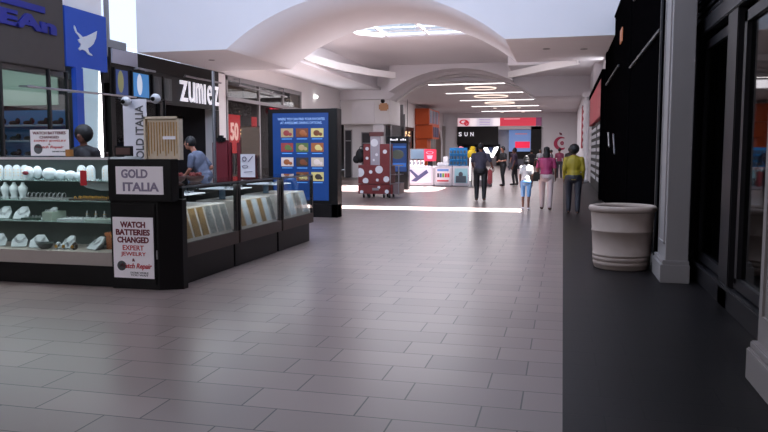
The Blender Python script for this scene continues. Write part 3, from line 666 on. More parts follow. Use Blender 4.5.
for x, z, r in ((-6.42, 1.66, 0.06), (-6.42, 1.34, 0.05), (-5.80, 1.56, 0.07)): dot(x, z, r, 23.55)
for x, z, r in ((-6.18, 1.86, 0.13), (-6.10, 1.46, 0.05), (-6.20, 1.28, 0.04)): dot(x, z, r, 23.60)
for x in (-6.55, -6.35, -5.85, -5.65):
    for y in (23.62, 24.18): wq = link('caster', tube(bmesh.new(), (x-0.025, y, 0.065), (x+0.025, y, 0.065), 0.065, seg=18), m_rubber, t); link('fork', B(x-0.035, x+0.035, y-0.03, y+0.03, 0.08, 0.15), m_grey2, wq)
t = thing('black_backpack', 'black bulging backpack hanging at the left side of the polka dot cart', 'bag', (-6.75, 23.7, 1.15))
link('bag', ball(ball(bmesh.new(), (-6.72, 23.75, 1.42), 0.20, (0.8, 0.7, 1.25)), (-6.84, 23.75, 1.30), 0.14, (1, 0.8, 1)), m_blackm, t, True)
link('strap', torus(bmesh.new(), (-6.66, 23.72, 1.66), 0.08, 0.012, 'y', 20, 6), m_blackm, t, True)

# ------------------------------------------------------------------ dark screen totem
t = thing('screen_totem', 'dark upright totem with blue picture and white header lettering', 'advertising totem', (-6.6, 29.2, 0))
link('cabinet', B(-7.02, -6.17, 29.0, 29.4, 0.0, 2.16, bev=0.01), m_black, t); link('header', B(-7.05, -6.14, 28.95, 29.45, 1.93, 2.18, bev=0.03), m_black, t)
leach('letter', [(-6.90+k*0.085, -6.845+k*0.085, 28.935, 28.95, 2.02, 2.07+0.03*(k % 3 == 0)) for k in range(8) if k != 4], m_wlet, t)
scn = link('picture', B(-6.96, -6.23, 28.985, 29.0, 0.75, 1.90), pm(24, 48, 92, 0.3, 0.5), t)
link('picture_detail', ball(bmesh.new(), (-6.6, 28.98, 1.45), 0.26, (1, 0.04, 0.75), 20), pm(60, 66, 60, 0.3, 0.3), scn)
leach('picture_band', [(-6.94, -6.25, 28.975, 28.985, 0.95, 1.10), (-6.94, -6.25, 28.975, 28.985, 1.72, 1.80)], pm(40, 84, 150, 0.3, 0.5), scn)

# ------------------------------------------------------------------ accessories kiosk (three white counters)
def counter_kiosk(x0, x1, label, poster):
    t = thing('white_counter', label, 'counter', ((x0+x1)/2, 32.4, 0))
    link('body', B(x0, x1, 32.0, 32.9, 0.05, 0.92, bev=0.012), pm(180, 174, 182), t); link('plinth', B(x0+0.03, x1-0.03, 32.05, 32.85, 0, 0.05), m_grey, t)
    p = link('poster', B(x0+0.10, x1-0.10, 31.985, 32.0, 0.17, 0.82), pm(*poster[0]), t)
    for (a, b, c, d, col) in poster[1]:
        link('poster_print', B(x0+0.10+a, x0+0.10+b, 31.97, 31.985, 0.17+c, 0.17+d), pm(*col), p)
    return t, p
t, p = counter_kiosk(-6.86, -5.62, 'white kiosk counter with a poster of a phone tablet, leftmost of three', ((206, 200, 214), []))
link('tablet_picture', prism(prism(bmesh.new(), [(-6.66, 0.24), (-6.42, 0.21), (-5.86, 0.62), (-5.95, 0.76)], 'y', 31.97, 31.985), [(-6.74, 0.72), (-6.66, 0.77), (-6.25, 0.42), (-6.4, 0.36)], 'y', 31.96, 31.972), pm(70, 70, 110), p)
t, p = counter_kiosk(-5.60, -4.80, 'white kiosk counter with rows of coloured phone cases, middle of three', ((214, 206, 212), [(0.04, 0.56, 0.52, 0.62, (96, 130, 190)), (0.04, 0.56, 0.06, 0.13, (190, 70, 80))]))
for k in range(5): link('case_picture', B(-5.46+k*0.115, -5.37+k*0.115, 31.97, 31.985, 0.42, 0.60), pm(*((60, 60, 70), (60, 90, 150), (110, 150, 60), (190, 60, 60), (200, 60, 70))[k]), p)
t, p = counter_kiosk(-4.78, -4.0, 'white kiosk counter with a teal picture of a person, rightmost of three', ((130, 170, 180), [(0.06, 0.52, 0.02, 0.32, (60, 70, 80))]))
link('head_picture', ball(bmesh.new(), (-4.40, 31.98, 0.56), 0.10, (1, 0.1, 1.1), 16), pm(60, 60, 70), p)
link('bottle_row', bm := boxes([(-6.80 + k*0.16, -6.72 + k*0.16, 32.1, 32.2, 0.92, 1.12) for k in range(4)]), m_wht) if False else None
for k in range(4):
    b_ = thing('phone_box', 'white upright phone box in the row on the leftmost white counter', 'box', (-6.70+k*0.18, 32.2, 0.92), 'phone boxes on the white counter')
    link('carton', B(-6.75+k*0.18, -6.64+k*0.18, 32.1, 32.22, 0.92, 1.17), m_wht, b_); link('window', B(-6.73+k*0.18, -6.66+k*0.18, 32.095, 32.1, 0.98, 1.10), pm(120, 120, 135), b_)
t = thing('screen_display', 'grey video screen on the left end of the accessories kiosk', 'screen', (-6.45, 32.6, 0.92))
link('bezel', B(-6.84, -6.05, 32.6, 32.66, 1.20, 1.70, bev=0.01), m_grey, t); link('screen', B(-6.80, -6.09, 32.59, 32.6, 1.24, 1.66), pm(110, 130, 150, 0.3, 0.4), t); link('stand', B(-6.5, -6.4, 32.6, 32.7, 0.92, 1.22), m_black, t)
t = thing('red_display', 'glowing pinkish red display box with a white bag drawing', 'display', (-5.85, 32.3, 0.92))
link('box', B(-6.12, -5.58, 32.25, 32.5, 1.14, 1.68, bev=0.02), pm(206, 44, 70, 0.5, 0.55), t); link('stand', B(-5.95, -5.75, 32.3, 32.45, 0.92, 1.14), m_black, t)
link('drawing', prism(torus(bmesh.new(), (-5.85, 32.24, 1.52), 0.10, 0.014, 'y', 24, 6, (1.5, 0.6)), [(-5.99, 1.40), (-5.71, 1.40), (-5.76, 1.24), (-5.94, 1.24)], 'y', 32.232, 32.248), pm(240, 150, 170, 0.5, 0.5), t)
t = thing('blue_rack', 'tall bright blue accessory rack on the rightmost white counter', 'display rack', (-4.55, 32.4, 0.92))
link('panel', B(-4.98, -4.18, 32.45, 32.52, 0.94, 1.74, bev=0.01), pm(20, 110, 170, 0.5, 0.25), t)
link('shelf', boxes([(-4.98, -4.18, 32.25, 32.5, z, z+0.03) for z in (0.95, 1.2, 1.45)]), pm(30, 120, 176), t)
for r in range(3):
    for c in range(5): link('accessory_pack', B(-4.93+c*0.15, -4.84+c*0.15, 32.3, 32.4, 0.98+r*0.25, 1.12+r*0.25), pm(60, 80, 100), t)
t = thing('white_scale', 'small white machine on the middle white counter', 'machine', (-5.2, 32.4, 0.92))
link('body', B(-5.52, -4.98, 32.25, 32.6, 0.92, 1.08, bev=0.03), m_wht, t); link('head', B(-5.25, -5.02, 32.3, 32.5, 1.08, 1.35, bev=0.03), m_wht, t)
t = thing('floor_post_light', 'slim glowing white post at the right end of the white counters', 'light', (-3.7, 32.3, 0))
link('tube', B(-3.96, -3.92, 31.7, 31.74, 0.3, 1.3), m_tube, t); link('foot', tube(bmesh.new(), (-3.94, 31.72, 0), (-3.94, 31.72, 0.3), 0.12, 0.03, seg=20), m_grey, t)
t = thing('round_platform', 'low grey rounded platform right of the white counters', 'platform', (-3.7, 32.6, 0))
link('slab', tube(bmesh.new(), (-3.52, 32.9, 0), (-3.52, 32.9, 0.3), 0.42, seg=32), pm(110, 100, 104), t); link('edge', torus(bmesh.new(), (-3.52, 32.9, 0.3), 0.42, 0.02, 'z', 32, 6), m_grey2, t)
# yellow and pink things past the kiosk
for x, c, lb in ((-5.0, (220, 130, 140), 'round pink plush toy past the blue rack'), (-4.42, (226, 190, 30), 'bright yellow plush toy past the blue rack')):
    t = thing('plush_toy', lb, 'toy', (x, 36, 0)); link('body', ball(ball(bmesh.new(), (x, 36, 1.45), 0.25, (1, 0.6, 1)), (x+0.05, 36, 1.72), 0.15, (1, 0.7, 0.8)), pm(*c), t, True); link('stand', tube(bmesh.new(), (x, 36, 0), (x, 36, 1.25), 0.04), m_black, t)

# ------------------------------------------------------------------ left shopfronts
# sneaker shop (nearest, far left)
t = thing('shop_sign', 'dark brown fascia panel with blue raised lettering at upper left', 'sign', (-13.1, 14.0, 3.7))
link('panel', B(-13.0-0.25, -13.0, 11.0, 16.95, 3.70, 6.2, bev=0.01), m_brown, t)
# a long stroke runs over a row of square letters
link('letter_stroke', B(-13.0, -12.95, 12.0, 16.2, 5.08, 5.24, bev=0.005), m_bluelet, t)
link('lettering', text_bm('AHEAn', 3.8, 0.38, '+x', (-12.97, 14.7, 4.78), 0.06, 0.05), m_bluelet, t)
t = thing('bird_banner', 'royal blue square sign with a white flying bird emblem', 'sign', (-12.9, 17.95, 3.85))
link('panel', B(-13.15, -13.0, 17.0, 18.82, 3.86, 5.46, bev=0.01), m_blue, t)
# bird outline measured on the sign: (along, up)
bird = [(17.36, 4.98), (17.40, 4.94), (17.46, 4.82), (17.58, 4.78), (17.70, 4.72), (17.90, 4.78), (18.12, 4.88), (18.34, 4.98), (18.28, 4.78), (18.16, 4.60), (18.02, 4.50), (17.90, 4.44),
        (17.95, 4.34), (18.06, 4.30), (18.10, 4.26), (17.92, 4.27), (17.80, 4.36), (17.66, 4.38), (17.56, 4.34), (17.50, 4.38), (17.58, 4.44), (17.62, 4.52), (17.54, 4.56), (17.50, 4.62), (17.60, 4.66), (17.52, 4.74), (17.42, 4.80), (17.36, 4.90)]
link('bird_emblem', prism(bmesh.new(), bird, 'x', -13.0, -12.97), pm(190, 196, 205), t)
sf = thing('shop_window', 'tall glass shop window of the sneaker shop behind the showcase', 'shop window', (-13.0, 14, 0))
link('frame', boxes([(-13.1, -13.0, y, y+0.06, 0, 3.69) for y in (10.0, 12.2, 14.62, 16.3, 17.0)] + [(-13.1, -13.0, 10, 17.06, 0, 0.15)]), m_frame, sf)
link('pane', B(-13.06, -13.04, 10, 17.0, 0.15, 3.69), m_sglass, sf)
link('head_panel', B(-13.6, -13.27, 10, 18.9, 3.6, 3.95), m_grey, sf)
t = thing('awning_bar', 'thin silver rail running under the blue bird sign', 'rail', (-12.6, 17.3, 3.16)); link('rail', tube(bmesh.new(), (-12.6, 15.0, 3.13), (-12.6, 19.6, 3.20), 0.03, seg=10), m_grey2, t); leach('bracket', [(-13.0, -12.6, y, y+0.04, 3.14, 3.18) for y in (15.2, 17.0, 19.3)], m_grey2, t)
t = thing('blue_pilaster', 'narrow blue upright strip beside the bright white shop panel', 'panel', (-13, 17.5, 0)); link('strip', B(-13.1, -12.95, 17.32, 17.62, 0, 3.85), m_blue, t)
t = thing('lit_panel', 'pale tall glowing panel under the blue bird sign', 'panel', (-13, 18.2, 0))
link('panel', B(-13.05, -12.97, 17.64, 18.42, 0, 3.88), pm(150, 172, 180, 0.5, 0.35), t); link('light_edge', prism(bmesh.new(), [(18.1, 0), (18.42, 0), (18.42, 3.4), (18.36, 3.85)], 'x', -12.97, -12.95), m_tube, t)
light('sneaker_shop_light', 'AREA', (-15.0, 14.0, 4.2), (0, 0, 0), 90, (0.75, 0.95, 0.85), 3, 6)
light('sneaker_wall_light', 'AREA', (-15.8, 17.2, 4.1), (math.radians(35), 0, 0), 30, (0.75, 0.9, 1), 3, 0.4)
seach('wall_shop_back', [(-17.6, -17.4, 8, 18.75, 0, 4.35)], mat('shop_green_wall', rgb(150, 165, 150), 0.8))
sh = thing('shoe_shelf', 'blue-lit wall shelving with rows of dark sneakers in the left shop', 'shelf', (-15.9, 18.6, 0))
link('back', B(-17.3, -14.3, 18.68, 18.72, 0.3, 2.8), pm(60, 96, 140, 0.7, 0.10), sh)
for z in (0.95, 1.42, 1.88, 2.34): link('shelf', B(-17.3, -14.3, 18.36, 18.68, z-0.03, z), pm(120, 140, 160), sh)
def shoe(x, y, z):
    z += 0.002
    t = thing('sneaker', 'dark sneaker on the blue-lit wall shelves of the left shop', 'shoe', (x, y, z), 'sneakers on the wall shelves')
    link('upper', ball(ball(bmesh.new(), (x-0.06, y, z+0.08), 0.10, (1.6, 0.7, 0.7), 10), (x+0.09, y, z+0.13), 0.09, (0.9, 0.7, 1.1), 10), m_blackm, t, True); link('sole', B(x-0.22, x+0.17, y-0.07, y+0.07, z, z+0.03, bev=0.01), pm(150, 150, 160), t)
    return t
s0 = shoe(-17.0, 18.5, 1.42)
for z in (0.95, 1.42, 1.88, 2.34):
    for k in range(6):
        if z == 1.42 and k == 0: continue
        dup(s0, (-17.0 + k*0.5, 18.5, z))
tag(link('wall_poster', B(-16.9, -14.6, 18.66, 18.7, 2.95, 4.1), pm(150, 170, 155, 0.6, 0.12)), 'pale green lit wall panel above the sneaker shelves', 'panel')
# skate shop
t = thing('shop_fascia', 'long black fascia of the skate shop above its dark entrance', 'fascia', (-13.1, 22.3, 3.15))
link('panel', B(-13.03, -13.0, 18.92, 25.82, 3.15, 4.62), m_black, t); link('top_band', B(-13.0, -12.97, 20.2, 25.8, 4.15, 4.62), m_blackm, t); link('light_box', B(-13.0, -12.95, 19.0, 20.3, 4.18, 4.60), pm(150, 148, 160, 0.4), t)
t = thing('storefront_sign', 'white lit lettering on the black skate shop fascia', 'sign', (-12.95, 24.3, 3.3))
for ch, y0, ww in (('z', 23.10, 0.52), ('u', 23.66, 0.42), ('m', 24.22, 0.50), ('I', 24.63, 0.09), ('e', 25.02, 0.38), ('z', 25.54, 0.34)):
    link('letter', text_bm(ch, ww, 0.72, '+x', (-12.95, y0, 3.68), 0.04, 0.0), m_wlet, t)
for i, (y0, y1, z) in enumerate(((22.9, 25.6, 4.18), (19.95, 21.0, 4.12), (20.0, 21.1, 3.16))):
    t = thing('lamp_bar', ('long grey lamp bar above the white shop lettering', 'short lamp bar above the coloured poster boxes', 'short lamp bar below the coloured poster boxes')[i], 'lamp', (-12.8, (y0+y1)/2, z))
    link('bar', tube(bmesh.new(), (-12.78, y0, z), (-12.78, y1, z), 0.035, seg=12), pm(130, 130, 136, 0.4), t); link('bracket', boxes([(-13.0, -12.78, y0+0.2, y0+0.24, z-0.015, z+0.015), (-13.0, -12.78, y1-0.24, y1-0.2, z-0.015, z+0.015)]), m_grey2, t)
for i, (y0, y1, cs) in enumerate(((19.05, 19.75, ((120, 120, 80), (40, 60, 110), (110, 60, 60))), (19.95, 20.9, ((60, 130, 190), (170, 180, 130), (200, 210, 220))), (21.1, 21.65, ((50, 56, 60),)*3), (21.75, 22.3, ((60, 66, 68),)*3))):
    t = thing('poster_box', ('leftmost dim poster box of the skate shop with an olive picture', 'bright blue poster box of the skate shop', 'dark grey poster box next to the bright blue one', 'dark grey poster box nearest the white lettering')[i], 'poster', (-12.95, (y0+y1)/2, 3.2))
    link('frame', B(-12.995, -12.93, y0, y1, 3.22, 4.05), m_black, t); e = 0.35 if i < 2 else 0.05
    link('print', B(-12.93, -12.92, y0+0.05, y1-0.05, 3.27, 4.0), pm(*cs[1 if i == 0 else 0], 0.4, e), t)
    link('figure', ball(bmesh.new(), (-12.92, y0+(y1-y0)*0.4, 3.65), 0.3, (0.04, 0.5, 1.1), 16), pm(*cs[0 if i == 0 else 2], 0.4, e), t)
t = thing('shop_entrance', 'dark open entrance of the skate shop with grey clothes racks inside', 'shopfront', (-13.1, 22.3, 0))
leach('door_frame', [(-13.15, -13.0, 18.92, 19.15, 0, 3.14), (-13.15, -13.0, 21.6, 21.8, 0, 3.14), (-13.15, -13.0, 25.6, 25.84, 0, 3.14)], m_black, t); link('window_pane', B(-13.1, -13.08, 19.15, 21.6, 0.1, 3.15), m_sglass, t)
for k in range(4):
    r_ = thing('clothes_rack', 'dark clothes rack inside the dim skate shop', 'rack', (-14.5-k*0.6, 20+k*1.5, 0), 'racks inside the skate shop')
    x, y = -14.5-k*0.6, 20+k*1.4
    link('rail', boxes([(x-0.02, x+0.02, y-0.5, y+0.5, 1.5, 1.54), (x-0.02, x+0.02, y-0.5, y-0.46, 0, 1.5), (x-0.02, x+0.02, y+0.46, y+0.5, 0, 1.5)]), m_grey2, r_)
    bm = bmesh.new()
    for j in range(9): box(bm, x-0.22, x+0.22, y-0.42+j*0.095, y-0.37+j*0.095, 0.7, 1.48)
    link('clothes', bm, pm(*((50, 50, 60), (80, 50, 50), (60, 66, 60), (90, 90, 100))[k]), r_)
light('skate_shop_light', 'AREA', (-15.5, 22, 4.2), (0, 0, 0), 10, (1, 0.9, 0.85), 3, 5)
# pillar trims, second shop with steel grid
t = thing('glazed_shopfront', 'grey steel and glass shopfront with warm lights inside', 'shopfront', (-13.0, 30.6, 0))
fr = [(-13.08, -12.96, y, y+0.12, 0, 4.55) for y in (26.45, 29.6, 32.4, 34.78)] + [(-13.08, -12.96, 26.45, 34.9, 4.40, 4.58), (-13.08, -12.96, 26.45, 34.9, 3.62, 3.76), (-13.08, -12.96, 26.45, 34.9, 0, 0.14)]
link('frame', boxes(fr), m_grey, t); link('pane', B(-13.03, -13.01, 26.5, 34.8, 0.14, 4.4), m_sglass, t)
for y in (26.3, 29.0): pass
t = thing('awning_rod', 'thin steel rod high across the glazed shopfront', 'rail', (-12.7, 29.5, 4.19)); link('rod', tube(bmesh.new(), (-12.7, 27.0, 4.22), (-12.7, 32.0, 4.16), 0.035), m_grey2, t); leach('bracket', [(-12.97, -12.7, y, y+0.04, 4.46, 4.5) for y in (27.1, 31.8)] , m_grey2, t); leach('stay', [(-12.72, -12.68, y, y+0.04, 4.18, 4.5) for y in (27.1, 31.8)], m_grey2, t)
t = thing('sale_poster', 'red poster with white 50 in the glazed shop window', 'poster', (-13.3, 27.9, 1.4)); link('panel', B(-13.4, -13.36, 27.3, 28.5, 1.5, 3.1), pm(200, 24, 30, 0.5, 0.5), t); link('stand', B(-13.42, -13.36, 27.86, 27.92, 0, 1.5), m_grey2, t)
link('lettering', text_bm('50', 0.75, 0.75, '+x', (-13.35, 27.9, 2.4), 0.02, 0.03), pm(250, 200, 190, 0.5, 0.8), t)
t = thing('sale_poster', 'narrower red poster with pale square beside the 50 poster', 'poster', (-13.3, 29.4, 1.4)); link('panel', B(-13.4, -13.36, 29.7, 30.5, 1.3, 3.1), pm(200, 24, 30, 0.5, 0.4), t); link('stand', B(-13.42, -13.36, 30.07, 30.13, 0, 1.3), m_grey2, t); link('square', B(-13.36, -13.35, 29.9, 30.3, 2.2, 2.6), pm(240, 200, 190, 0.5, 0.5), t)
light('glazed_shop_light', 'AREA', (-15.8, 30.5, 4.2), (0, 0, 0), 60, (1, 0.75, 0.55), 3, 7)
seach('wall_shop_back', [(-17.6, -17.4, 26.3, 35.2, 0, 4.35)], mat('warm_shop_wall', rgb(120, 90, 66), 0.8))
bm = bmesh.new(); t = thing('string_lights', 'cluster of small warm bulbs in the dark glazed shop', 'lights', (-14.5, 28.5, 3))
for k in range(34): ball(bm, (-14.2 - random.random()*2.2, 26.9 + random.random()*6, 2.3 + random.random()*1.6), 0.045, seg=6)
link('bulbs', bm, m_warm, t); link('cable', tube(bmesh.new(), (-14.5, 26.9, 4.0), (-14.5, 33, 4.0), 0.02), m_black, t); leach('hanger', [(-14.51, -14.49, y, y+0.02, 4.0, 4.349) for y in (27, 30, 32.9)], m_black, t)
t = thing('foliage_garland', 'dark garland above the red sale posters', 'garland', (-13.8, 28.5, 3))
bm = bmesh.new()
for k in range(60): ball(bm, (-13.9 + random.uniform(-.2, .2), 27 + random.random()*3.4, 3.35 + random.uniform(-.25, .3)), 0.10, (1, 1, 0.7), 6)
link('leaves', bm, pm(40, 36, 34), t); leach('hanger', [(-13.91, -13.89, y, y+0.02, 3.4, 4.349) for y in (27.5, 30)], m_black, t)
t = thing('wall_shelf', 'warm lit shelves at the back of the glazed shop', 'shelf', (-16.9, 31, 0))
for z in (1.0, 1.8, 2.6, 3.3): link('shelf', B(-17.3, -16.7, 27, 35, z-0.04, z), pm(170, 120, 80), t)
bm = bmesh.new()
for z in (1.0, 1.8, 2.6):
    for k in range(20): box(bm, -17.2, -16.8, 27.2+k*0.38, 27.45+k*0.38, z, z+0.3+0.2*random.random())
link('folded_stock', bm, pm(150, 90, 60), t)
t = thing('shop_lettering', 'small red raised lettering just above the blue directory totem', 'sign', (-12.9, 32.2, 3.3)); leach('letter', [(-12.95, -12.9, 30.7+k*0.36, 30.95+k*0.36, 3.30+0.03*(k % 2), 3.55) for k in range(9)], pm(170, 24, 44, 0.5, 0.25), t)
# further left shops up to the second arch
for i, (y0, y1, zt) in enumerate(((35.7, 38.3, 3.6), (39.1, 41.6, 3.3))):
    t = thing('glass_door_front', ('glass doored shopfront just past the blue totem', 'glass doored shopfront at the foot of the second arch')[i], 'shopfront', (-13.2, (y0+y1)/2, 0))
    link('frame', boxes([(-13.3, -13.2, y0, y0+0.1, 0, zt), (-13.3, -13.2, y1-0.1, y1, 0, zt), (-13.3, -13.2, (y0+y1)/2-0.04, (y0+y1)/2+0.04, 0, zt-0.9), (-13.3, -13.2, y0, y1, zt-0.95, zt-0.85)]), m_grey, t)
    link('pane', B(-13.27, -13.25, y0+0.1, y1-0.1, 0.05, zt), m_sglass, t)
    lt = thing('wall_spot', ('bright wall light above the first glass doored shopfront', 'bright wall light above the second glass doored shopfront')[i], 'light', (-12.9, (y0+y1)/2, zt+0.3))
    link('lens', ball(bmesh.new(), (-12.9, (y0+y1)/2, zt+0.3 + 0.6*(1-i)), 0.13, (0.6, 1.6, 0.7)), m_spot, lt, True); link('bracket', B(-13.0, -12.9, (y0+y1)/2-0.03, (y0+y1)/2+0.03, zt+0.28+0.6*(1-i), zt+0.33+0.6*(1-i)), m_grey2, lt)
light('left_far_shop_light', 'AREA', (-14.6, 39, 4.2), (0, 0, 0), 60, (1, 0.88, 0.82), 3, 6)
seach('wall_shop_back', [(-16.2, -16.0, 35.4, 43.5, 0, 4.35)], m_pil)
# corner block in front of the arch's left leg
t = thing('corner_fascia', 'white boxed fascia at the left foot of the second arch', 'fascia', (-11.5, 42.4, 3.2))
link('box', B(-13.0, -10.0, 41.7, 44.6, 3.2, 4.63, bev=0.01), m_white, t); link('lower_panel', B(-12.3, -10.9, 41.66, 41.7, 3.3, 4.5), m_wht, t)
tag(link('tan_sign', B(-10.62, -10.05, 41.6, 41.69, 3.98, 4.42, bev=0.08), pm(170, 125, 90, 0.5, 0.1)), 'small rounded tan sign on the white corner fascia', 'sign')
t = thing('white_column', 'square white column under the white corner fascia', 'column', (-11.2, 42.4, 0)); link('shaft', B(-11.0, -10.35, 41.75, 42.2, 0.2, 3.18, bev=0.01), m_wht, t); link('base', B(-11.07, -10.28, 41.68, 42.24, 0, 0.22, bev=0.01), m_wht, t)
struct('wall_corner', B(-13.0, -11.1, 42.35, 42.5, 0, 3.2), m_white)
for i, (x0, x1, zt) in enumerate(((-12.95, -12.48, 2.9), (-11.88, -11.15, 2.75))):
    t = thing('grey_glass_door', ('left', 'right')[i] + ' grey glass door in the white wall under the corner fascia', 'door', ((x0+x1)/2, 42.3, 0))
    link('frame', boxes([(x0, x0+0.05, 42.28, 42.35, 0, zt), (x1-0.05, x1, 42.28, 42.35, 0, zt), (x0, x1, 42.28, 42.35, zt-0.06, zt), (x0, x1, 42.28, 42.35, zt-0.7, zt-0.64)]), m_grey, t); link('pane', B(x0+0.05, x1-0.05, 42.31, 42.34, 0, zt-0.06), pm(70, 68, 72, 0.2), t)
t = thing('corner_glazing', 'grey glass corner of the shop under the white fascia', 'shop window', (-10.6, 42.5, 0)); link('pane', boxes([(-10.9, -10.05, 42.3, 42.32, 0.1, 3.2), (-10.05, -10.03, 42.32, 45.85, 0.1, 3.19)]), m_sglass, t)
link('frame', boxes([(-10.09, -9.99, 42.25, 42.35, 0, 3.2), (-10.95, -10.0, 42.25, 42.35, 0, 0.12), (-10.09, -9.99, 46.0, 46.1, 0, 4.0)]), m_grey, t); struct('wall_corner', B(-12.98, -10.1, 45.9, 46.1, 0, 4.6), m_grey)
# shops on the left wall of the far hall
t = thing('dark_shopfront', 'dark shopfront past the second arch with a small chandelier', 'shopfront', (-13, 50, 0)); link('frame', boxes([(-13.1, -12.95, y, y+0.15, 0, 3.7) for y in (46.2, 50.0, 54.5, 59.0, 63.2)] + [(-13.1, -12.95, 46.2, 63.4, 3.4, 3.68)]), m_black, t); link('pane', B(-13.05, -13.03, 46.2, 63.3, 0, 3.4), m_sglass, t)
t = thing('chandelier', 'small sparkling chandelier in the dark shop past the arch', 'lamp', (-12.4, 58, 2.6)); bm = bmesh.new()
for k in range(12): ball(bm, (-12.4, 58+0.9*math.cos(k*0.52), 2.9+0.28*math.sin(k*1.9)), 0.07, seg=8)
link('bulbs', bm, pm(240, 200, 150, 0.4, 1.2), t); link('stem', tube(bmesh.new(), (-12.4, 58, 2.9), (-12.4, 58, 5.8), 0.02), m_black, t)
for i, (y0, y1, z0, z1) in enumerate(((64.0, 69.5, 4.0, 5.45), (64.1, 67.8, 2.75, 3.95))):
    t = thing('orange_cube_sign', ('upper large orange box sign projecting from the left wall', 'lower orange box sign projecting from the left wall')[i], 'sign', (-12.5, (y0+y1)/2, z0))
    link('box', B(-12.98, -11.7+0.3*i, y0, y1, z0, z1, bev=0.02), m_orange, t); leach('screen', [(-11.7+0.3*i, -11.67+0.3*i, y0+0.4+k*(y1-y0-0.6)/3, y0+0.3+(k+0.85)*(y1-y0-0.6)/3, z0+0.15, z1-0.15) for k in range(3)], pm(60, 70, 96, 0.3, 0.1), t)
t = thing('orange_column', 'orange panelled upright under the orange box signs', 'column', (-12.5, 57, 0)); link('shaft', B(-12.98, -11.9, 64.2, 66, 0.2, 2.73, bev=0.02), m_orange, t); link('plinth', B(-12.98, -11.85, 64.15, 66.05, 0, 0.2), m_blackm, t)
t = thing('arched_doorway', 'cream arched doorway on the far left wall', 'doorway', (-12.9, 70, 0))
arc_ = [(74.0, 0), (74.0, 2.4)] + [(76.0 - 2.0*math.cos(PI*i/12), 2.4+1.3*math.sin(PI*i/12)) for i in range(13)] + [(78.0, 0)]
link('opening', prism(bmesh.new(), arc_, 'x', -12.99, -12.93), pm(110, 88, 76), t)
arc2 = [(76.0 - 2.25*math.cos(PI*i/12), 2.4+1.55*math.sin(PI*i/12)) for i in range(13)]; bm = bmesh.new()
for a, b in zip(arc2, arc2[1:]): tube(bm, (-12.9, a[0], a[1]), (-12.9, b[0], b[1]), 0.12, seg=8)
for y in (73.75, 78.25): tube(bm, (-12.9, y, 0), (-12.9, y, 2.4), 0.12, seg=8)
link('moulding', bm, m_wht, t)
for i, y in enumerate((70.2, 71.6, 73.0, 79.2)):
    tag(link('wall_pilaster', B(-13.0, -12.7, y, y+0.5, 0, 4.4, bev=0.03), m_pil), ('first', 'second', 'third', 'fourth')[i] + ' beige pilaster along the far left wall beyond the orange signs', 'pilaster', 'pilasters on the far left wall')
tag(link('round_wall_sign', ball(bmesh.new(), (-12.4, 70.8, 3.7), 0.45, (0.3, 1, 1)), m_black, None, True), 'round dark sign beside the orange box signs', 'sign')

# ------------------------------------------------------------------ far end
t = thing('banner_band', 'long pink white and red poster band across the far end wall', 'banner', (-6.8, 79.9, 4.4))
link('backing', B(-11.4, -2.3, 79.9, 80.0, 4.35, 5.28), m_wht, t)
for i, (x0, x1, c) in enumerate(((-11.38, -10.0, (225, 190, 200)), (-10.0, -9.3, (250, 235, 240)), (-9.3, -7.5, (214, 206, 222)), (-7.5, -6.75, (252, 240, 245)), (-6.75, -2.9, (200, 56, 76)), (-2.9, -2.3, (110, 60, 90)))):
    link('poster', B(x0, x1, 79.88, 79.9, 4.38, 5.26), pm(*c, 0.5, 0.75), t)
link('swirl', torus(torus(bmesh.new(), (-10.7, 79.87, 4.85), 0.3, 0.08, 'y', 20, 6, (1.3, 0.7)), (-10.4, 79.87, 4.7), 0.2, 0.08, 'y', 20, 6), pm(190, 40, 60, 0.5, 0.6), t)
link('text_lines', boxes([(-9.0, -7.8, 79.86, 79.88, z, z+0.06) for z in (4.55, 4.72, 4.9, 5.07)]), pm(170, 150, 180, 0.5, 0.4), t)
link('headline', B(-6.3, -4.6, 79.86, 79.88, 5.10, 5.17), pm(250, 190, 200, 0.5, 0.6), t)
t = thing('sun_sign', 'black store fascia with white letters SUN at the far end', 'sign', (-9.2, 79.8, 2.1))
link('fascia', B(-11.4, -6.9, 79.6, 79.88, 2.35, 4.33, bev=0.02), m_blackm, t)
for ch, x in (('S', -11.05), ('U', -10.4), ('N', -9.75)): link('letter', text_bm(ch, 0.36, 0.46, '-y', (x, 79.58, 3.5), 0.03, 0.03), m_wlet, t)
t = thing('far_store', 'dark store interior beneath the SUN sign', 'shopfront', (-9, 81, 0)); link('back', B(-11.4, -6.9, 82.5, 82.6, 0, 2.4), m_darkint, t); link('counter', B(-11.2, -7.2, 80.6, 81.2, 0, 1.1), pm(130, 120, 124), t)
link('stock', boxes([(-11.0+k*0.6, -10.6+k*0.6, 80.7, 81.0, 1.1, 1.5+0.3*(k % 3)) for k in range(6)]), pm(80, 100, 150), t)
t = thing('white_v_sign', 'large glowing white V shaped sign at the far store', 'sign', (-7.7, 79.0, 0.9))
link('letter', prism(prism(bmesh.new(), [(-8.5, 2.05), (-8.0, 2.05), (-7.55, 1.25), (-7.35, 0.95), (-7.8, 0.95)], 'y', 78.9, 79.1), [(-7.35, 0.95), (-7.60, 1.2), (-7.25, 2.05), (-6.8, 2.15), (-6.85, 1.85)], 'y', 78.9, 79.1), mat('v_glow', (1, 1, 1), 0.4, emit=(1, 1, 1), es=2), t)
link('stand', B(-7.7, -7.45, 78.95, 79.05, 0, 0.97), m_grey, t)
t = thing('video_wall', 'pale blue video wall with a red band at the far end', 'screen', (-4.6, 81, 1.8)); link('screen', B(-5.9, -3.5, 81.9, 82.0, 1.6, 4.0), pm(112, 140, 196, 0.4, 0.6), t)
